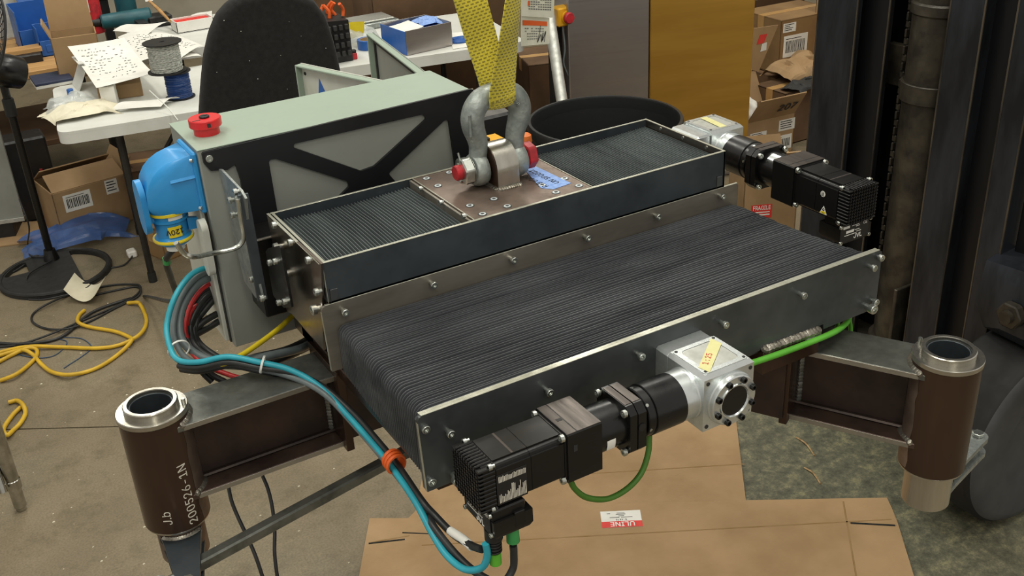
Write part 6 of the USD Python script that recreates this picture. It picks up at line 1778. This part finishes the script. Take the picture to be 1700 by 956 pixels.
part(fn_, 'neck', tube([pt - [0, 0, .05], (pt + mh) / 2 + [0, 0, -.03], mh], .022, 12), 'black_plastic')
gx = mh + np.array([-.10, -.02, .16])
gax = unit((.75, .3, -.35))
u_, v_, a_ = frame(gax)
grl = []
for k_ in range(1, 10):
    rr = .03 + .024 * k_
    grl.append(tube([gx + rr * (math.cos(t) * u_ + math.sin(t) * v_) + a_ * .05 * (1 - (rr / .25) ** 2) for t in np.linspace(0, 2 * math.pi, 40, endpoint=False)], .0018, 5, 1, closed=True, sm=False))
for k_ in range(44):
    t = 2 * math.pi * k_ / 44
    e = math.cos(t) * u_ + math.sin(t) * v_
    grl.append(tube([gx + a_ * .05 + e * .02, gx + e * .15 + a_ * .032, gx + e * .25], .0016, 5, 2))
part(fn_, 'grille', J(grl), 'black_plastic', kind='stuff')
part(fn_, 'fan_blades', J([place(bx(.03, .22, -.05, .05, -.003, .003, .002), gx - a_ * .03, math.cos(t) * u_ + math.sin(t) * v_, np.cross(a_, math.cos(t) * u_ + math.sin(t) * v_) + a_ * .4) for t in (0, 2.1, 4.2)] + [ringtube(gx - a_ * .004, gx + a_ * .004, .256, .248, 60)]), 'black_plastic')
cable('fan_cord', 'thin black fan cord looping down the pole onto the floor', [P(32, 330, y=pf[1]), P(48, 375, y=pf[1] - .02), P(46, 405, z=.03), P(52, 425, z=.03), P(90, 428, z=.028), P(48, 455, z=.03), P(47, 480, z=.008), P(66, 496, z=.006)], .0035, 'black_cable')

# ------------------------------------------------------------------ on the floor at the left
gp = thing('grey_appliance', 'grey white appliance side cut by the left edge under the fan', 'appliance', P(20, 365, z=0))
ga, gb_ = P(40, 358, z=.10), P(-60, 372, z=.10)
part(gp, 'panel', bar(np.array([ga[0], ga[1], .40]), np.array([gb_[0], gb_[1], .40]), .02, .60), 'grey_panel')
part(gp, 'body', bar(np.array([ga[0] - .02, ga[1] + .13, .40]), np.array([gb_[0], gb_[1] + .13, .40]), .22, .58), 'black_plastic')
part(gp, 'base_trim', bar(np.array([ga[0], ga[1] - .005, .09]), np.array([gb_[0], gb_[1] - .005, .09]), .03, .02), 'aluminium_dull')
part(gp, 'foot', bar(np.array([ga[0] - .03, ga[1] + .1, .045]), np.array([gb_[0], gb_[1] + .1, .045]), .2, .09), 'black_plastic')
bb = P(80, 330, z=.10)
bbx = thing('black_case', 'black case standing behind the fan pole, red strip on it', 'case', (bb[0] - .02, bb[1] + .1, 0))
part(bbx, 'body', bx(bb[0] - .14, bb[0] + .06, bb[1], bb[1] + .16, 0, .42, .01), 'black_plastic')
part(bbx, 'red_strip', bx(bb[0] - .004, bb[0] + .010, bb[1] - .003, bb[1], .10, .26, .001), 'red_paint')
lc = P(150, 372, z=.05)
carton('labelled_carton', 'tan carton with a barcode label under the left table', (lc[0] + .02, lc[1] + .16, 0), .36, .28, .24, math.radians(9), m='cardboard', flaps=[('b', math.radians(150), .14), ('f', math.radians(155), .13), ('r', math.radians(60), .09)], labels=[('f', -.07, .175, .13, .085, 'bar'), ('f', .10, .20, .06, .07, 'lines')])
carton('storage_carton', 'dark tan carton standing under the left table right of the legs', (lc[0] + .40, lc[1] + .12, 0), .34, .30, .26, math.radians(-12), m='cardboard_dark', closed=True)
cs = P(283, 432, z=0)
carton('small_carton', 'small brown carton on the floor under the blue plug', (cs[0] + .03, cs[1] + .10, 0), .17, .17, .15, math.radians(20), m='cardboard_b', closed=True, labels=[('f', .02, .07, .05, .05, 'lines')])
fcq = [P(a, b, z=0) for a, b in [(-30, 372), (102, 368), (104, 398), (-30, 414)]]
single('flat_cardboard', 'flat sheet of cardboard on the floor behind the fan base', 'cardboard', plate(Polygon([(q[0], q[1]) for q in fcq]), (0, 0, .001), (1, 0, 0), (0, 1, 0), .006), 'cardboard')
single('blue_film', 'crumpled blue plastic film on the floor beside the carton', 'film', crumple(tuple(P(134, 398, z=0)), .46, .24, .11, 51, n=22), 'blue_bag', smooth=False)
bfu = P(190, 375, z=.12)
for nm, lb, pts, r_, m_ in [
    ('loose_cable', 'black cable looping widest across the floor at the left', [(-20, 460), (20, 452), (60, 432), (86, 408 + 60), (92, 478), (80, 492), (50, 486), (46, 470)], .0045, 'black_cable'),
    ('loose_cable', 'black cable in a long loop under the cream card', [(-20, 577), (30, 572), (80, 556), (130, 535), (200, 505), (228, 488), (233, 476), (222, 472), (180, 474), (120, 488), (80, 504), (56, 520), (54, 534), (75, 545), (110, 546), (150, 533), (190, 512), (226, 494), (234, 482), (226, 476), (200, 480), (130, 496)], .0045, 'black_cable'),
    ('loose_cable', 'black cable running from the fan base towards the white tag', [(48, 497), (80, 496), (140, 480), (160, 460), (180, 446), (205, 440), (218, 428), (220, 420)], .004, 'black_cable'),
    ('extension_cord', 'yellow extension cord looped across the concrete floor', [(-20, 592), (10, 582), (50, 575), (100, 576), (160, 578), (200, 572), (232, 555), (243, 535), (238, 515), (232, 505), (228, 502), (212, 503)], .0078, 'yellow_cord'),
    ('extension_cord', 'yellow extension cord strand swinging lowest over the floor', [(140, 515), (131, 524), (130, 535), (150, 543), (190, 550), (215, 560), (218, 566), (200, 585), (170, 606), (140, 618), (110, 622), (85, 617), (68, 604), (56, 590), (40, 581), (20, 584), (-20, 596)], .0078, 'yellow_cord'),
    ('extension_cord', 'yellow extension cord strand bending back to the chrome leg', [(-10, 605), (18, 590), (45, 578), (60, 580), (60, 592), (45, 608), (25, 622), (0, 632)], .0078, 'yellow_cord'),
    ('thin_wire', 'thin blue grey wire curled over the yellow cord', [(20, 586), (60, 594), (90, 590), (108, 575), (110, 566), (95, 562), (110, 560), (135, 562), (150, 572), (150, 580), (135, 592), (115, 605), (106, 611)], .0018, 'blue_wire'),
    ('extension_cord', 'yellow cord coiled behind the chrome leg at the lower left', [(14, 668), (28, 665), (38, 672), (42, 686), (34, 702), (22, 714), (12, 722), (6, 712), (20, 690), (34, 676)], .0078, 'yellow_cord')]:
    single(nm, lb, 'cable' if nm != 'thin_wire' else 'wire', tube([P(a, b, z=r_ + .001 + (.009 if i % 4 == 2 and nm != 'thin_wire' else 0)) for i, (a, b) in enumerate(pts)], r_, 8, 7), m_, smooth=60)
pt_ = P(219, 420, z=.02)
single('white_tag', 'small white plug on the end of a floor cable', 'plug', J(bx(pt_[0] - .02, pt_[0] + .02, pt_[1] - .02, pt_[1] + .03, .001, .035, .006)), 'paper')
cdq = [P(a, b, z=.0) for a, b in [(110, 501), (128, 473), (180, 478), (166, 505), (136, 512)]]
cd = np.array(cdq)
single('cream_card', 'bent cream card lying on the black cables', 'card', grid(lambda a, b: (P(111, 502, z=0) * (1 - a) + P(166, 508, z=0) * a) * (1 - b) + (P(129, 474, z=0) * (1 - a) + P(181, 480, z=0) * a) * b + [0, 0, .012 + .05 * (2 * a - 1) ** 2], 14, 6, -.0015), 'paper_cream', smooth=True)
# chrome table leg at the lower left edge
cf = P(36, 846, z=0)
cg = thing('chrome_leg_stand', 'chrome tubular stand with levelling foot at the lower left edge', 'stand', cf)
part(cg, 'foot', lathe([(0, 0), (.013, 0), (.015, .004), (.015, .012), (.0185, .016), (.0185, .090), (0, .090)], cf, (0, 0, 1), 28), 'chrome')
part(cg, 'leg', J(lathe([(.018, .085), (.023, .085), (.023, .115), (.021, .117), (.021, .9), (0, .9)], cf, (0, 0, 1), 28)), 'chrome')
part(cg, 'brace', tube([cf + [-.03, -.03, .10], cf + [-.035, .03, .30], cf + [-.04, .05, .9]], .012, 14), 'chrome')
part(cg, 'cross_plate', bx(cf[0] - .5, cf[0] - .005, cf[1] - .01, cf[1] + .3, .88, .90, .003), 'chrome')

# ------------------------------------------------------------------ cardboard sheets in front
def floor_sheet(name, label, quad, z, m, th=.005, creases=()):
    q = [P(a, b, z=z) for a, b in quad]
    s = thing(name, label, 'cardboard', np.mean(q, 0) * [1, 1, 0] + [0, 0, z])
    part(s, 'sheet', plate(Polygon([(p[0], p[1]) for p in q]), (0, 0, z), (1, 0, 0), (0, 1, 0), th), m)
    for a, b in creases:
        pa, pb = P(*a, z=z + th), P(*b, z=z + th)
        part(s, 'crease', bar(pa, pb, .005, .0008), 'cardboard_crease')
    return s


floor_sheet('cardboard_sheet', 'tan cardboard sheet under the front motor, slid below the larger one', [(700, 800), (800, 705), (960, 660), (1200, 640), (1222, 700), (1238, 832), (1240, 850), (660, 880), (690, 850)], .001, 'cardboard', creases=[((760, 800), (1236, 770))])
bs = floor_sheet('cardboard_sheet', 'large tan cardboard sheet with a red and white label on the floor', [(614, 862), (690, 862), (760, 850), (1000, 838), (1260, 832), (1472, 828), (1480, 845), (1490, 870), (1522, 975), (1560, 1060), (560, 1080), (596, 960), (606, 905)], .007, 'cardboard', creases=[((612, 901), (680, 889)), ((1410, 868), (1488, 872)), ((700, 905), (1480, 862)), ((1400, 832), (1422, 960))])
part(bs, 'slot', bar(P(612, 902, z=.0125), P(672, 895, z=.0125), .006, .0015), 'seam_dark')
part(bs, 'slot', bar(P(1412, 868, z=.0125), P(1486, 872, z=.0125), .007, .0015), 'seam_dark')
part(bs, 'slot', bar(P(668, 884, z=.0125), P(720, 886, z=.0125), .004, .0015), 'seam_dark')
lq = [P(a, b, z=.0125) for a, b in [(1000, 864.8), (1000.5, 875), (1067.5, 873), (1066, 849), (1061, 844), (998, 847.5)]]
lbz = .0124
us = unit(P(1001, 866, z=lbz) - P(1066, 862, z=lbz))
um_ = np.array([us[1], -us[0], 0])
lo_c = P(1033, 855, z=lbz)
wl_, hl_ = np.linalg.norm(P(998, 848, z=lbz) - P(1064, 844, z=lbz)), np.linalg.norm(P(999, 848, z=lbz) - P(1003, 875, z=lbz))
vs_ = unit(P(1030, 846, z=lbz) - P(1034, 872, z=lbz)) * -1
us = unit(P(1000, 862, z=lbz) - P(1066, 859, z=lbz))
o_ = P(1067.5, 873.5, z=lbz)
vs_ = unit(np.cross([0, 0, 1.0], us))
lab = part(bs, 'brand_label', place(bx(0, wl_, -hl_, 0, 0, .0006, 0), o_, us, vs_), 'paper')
part(lab, 'red_band', place(bx(0, wl_, -hl_ * .36, 0, .0006, .0009, 0), o_, us, vs_), 'label_red')
tu = meshkit.text_mesh('ULINE', hl_ * .25, .0003, True)
tu.apply_scale([wl_ * .62 / tu.bounds[1][0], 1, 1])
tu.apply_translation([wl_ * .17, -hl_ * .31, .0009])
part(lab, 'brand_lettering', place(tu, o_, us, vs_), 'paper')
tl2 = meshkit.text_mesh('S-4675', hl_ * .085, .0003, True)
tl2.apply_translation([wl_ * .36, -hl_ * .50, .0006])
part(lab, 'printing', J([place(tl2, o_, us, vs_)] + [place(bx(wl_ * a, wl_ * b, -hl_ * c - .0012, -hl_ * c + .0012, .0006, .0009, 0), o_, us, vs_) for a, b, c in ((.22, .5, .6), (.54, .78, .6), (.42, .56, .69), (.38, .62, .79), (.40, .60, .86), (.76, .84, .84))]), 'ink_grey')
# scraps
r7 = np.random.RandomState(31)
for a, b, c_, d_2, lb in [(1322, 726, 1352, 756, 'thin pale strip curled on the floor under the right leg'), (1335, 776, 1362, 803, 'tan sliver of wood on the floor before the right tube')]:
    p, q = P(a, b, z=.002), P(c_, d_2, z=.002)
    single('scrap_strip', lb, 'scrap', tube([p, (p + q) / 2 + np.array([.008, .004, .003]), q], .0025, 6), 'cardboard_edge')
ds = []
for k_ in range(90):
    p = P(r7.uniform(-20, 640), r7.uniform(500, 950), z=0)
    s_ = r7.uniform(.0015, .0045)
    ds.append(hull([p + np.array(q) * s_ + [0, 0, .0] for q in [(-1, -.6, 0), (1, -.5, 0), (.7, .8, 0), (-.8, .6, 0), (0, 0, .8)]]))
single('grit', 'pale grit and chips scattered over the concrete floor', 'debris', J(ds), 'paper_cream', smooth=False, kind='stuff')
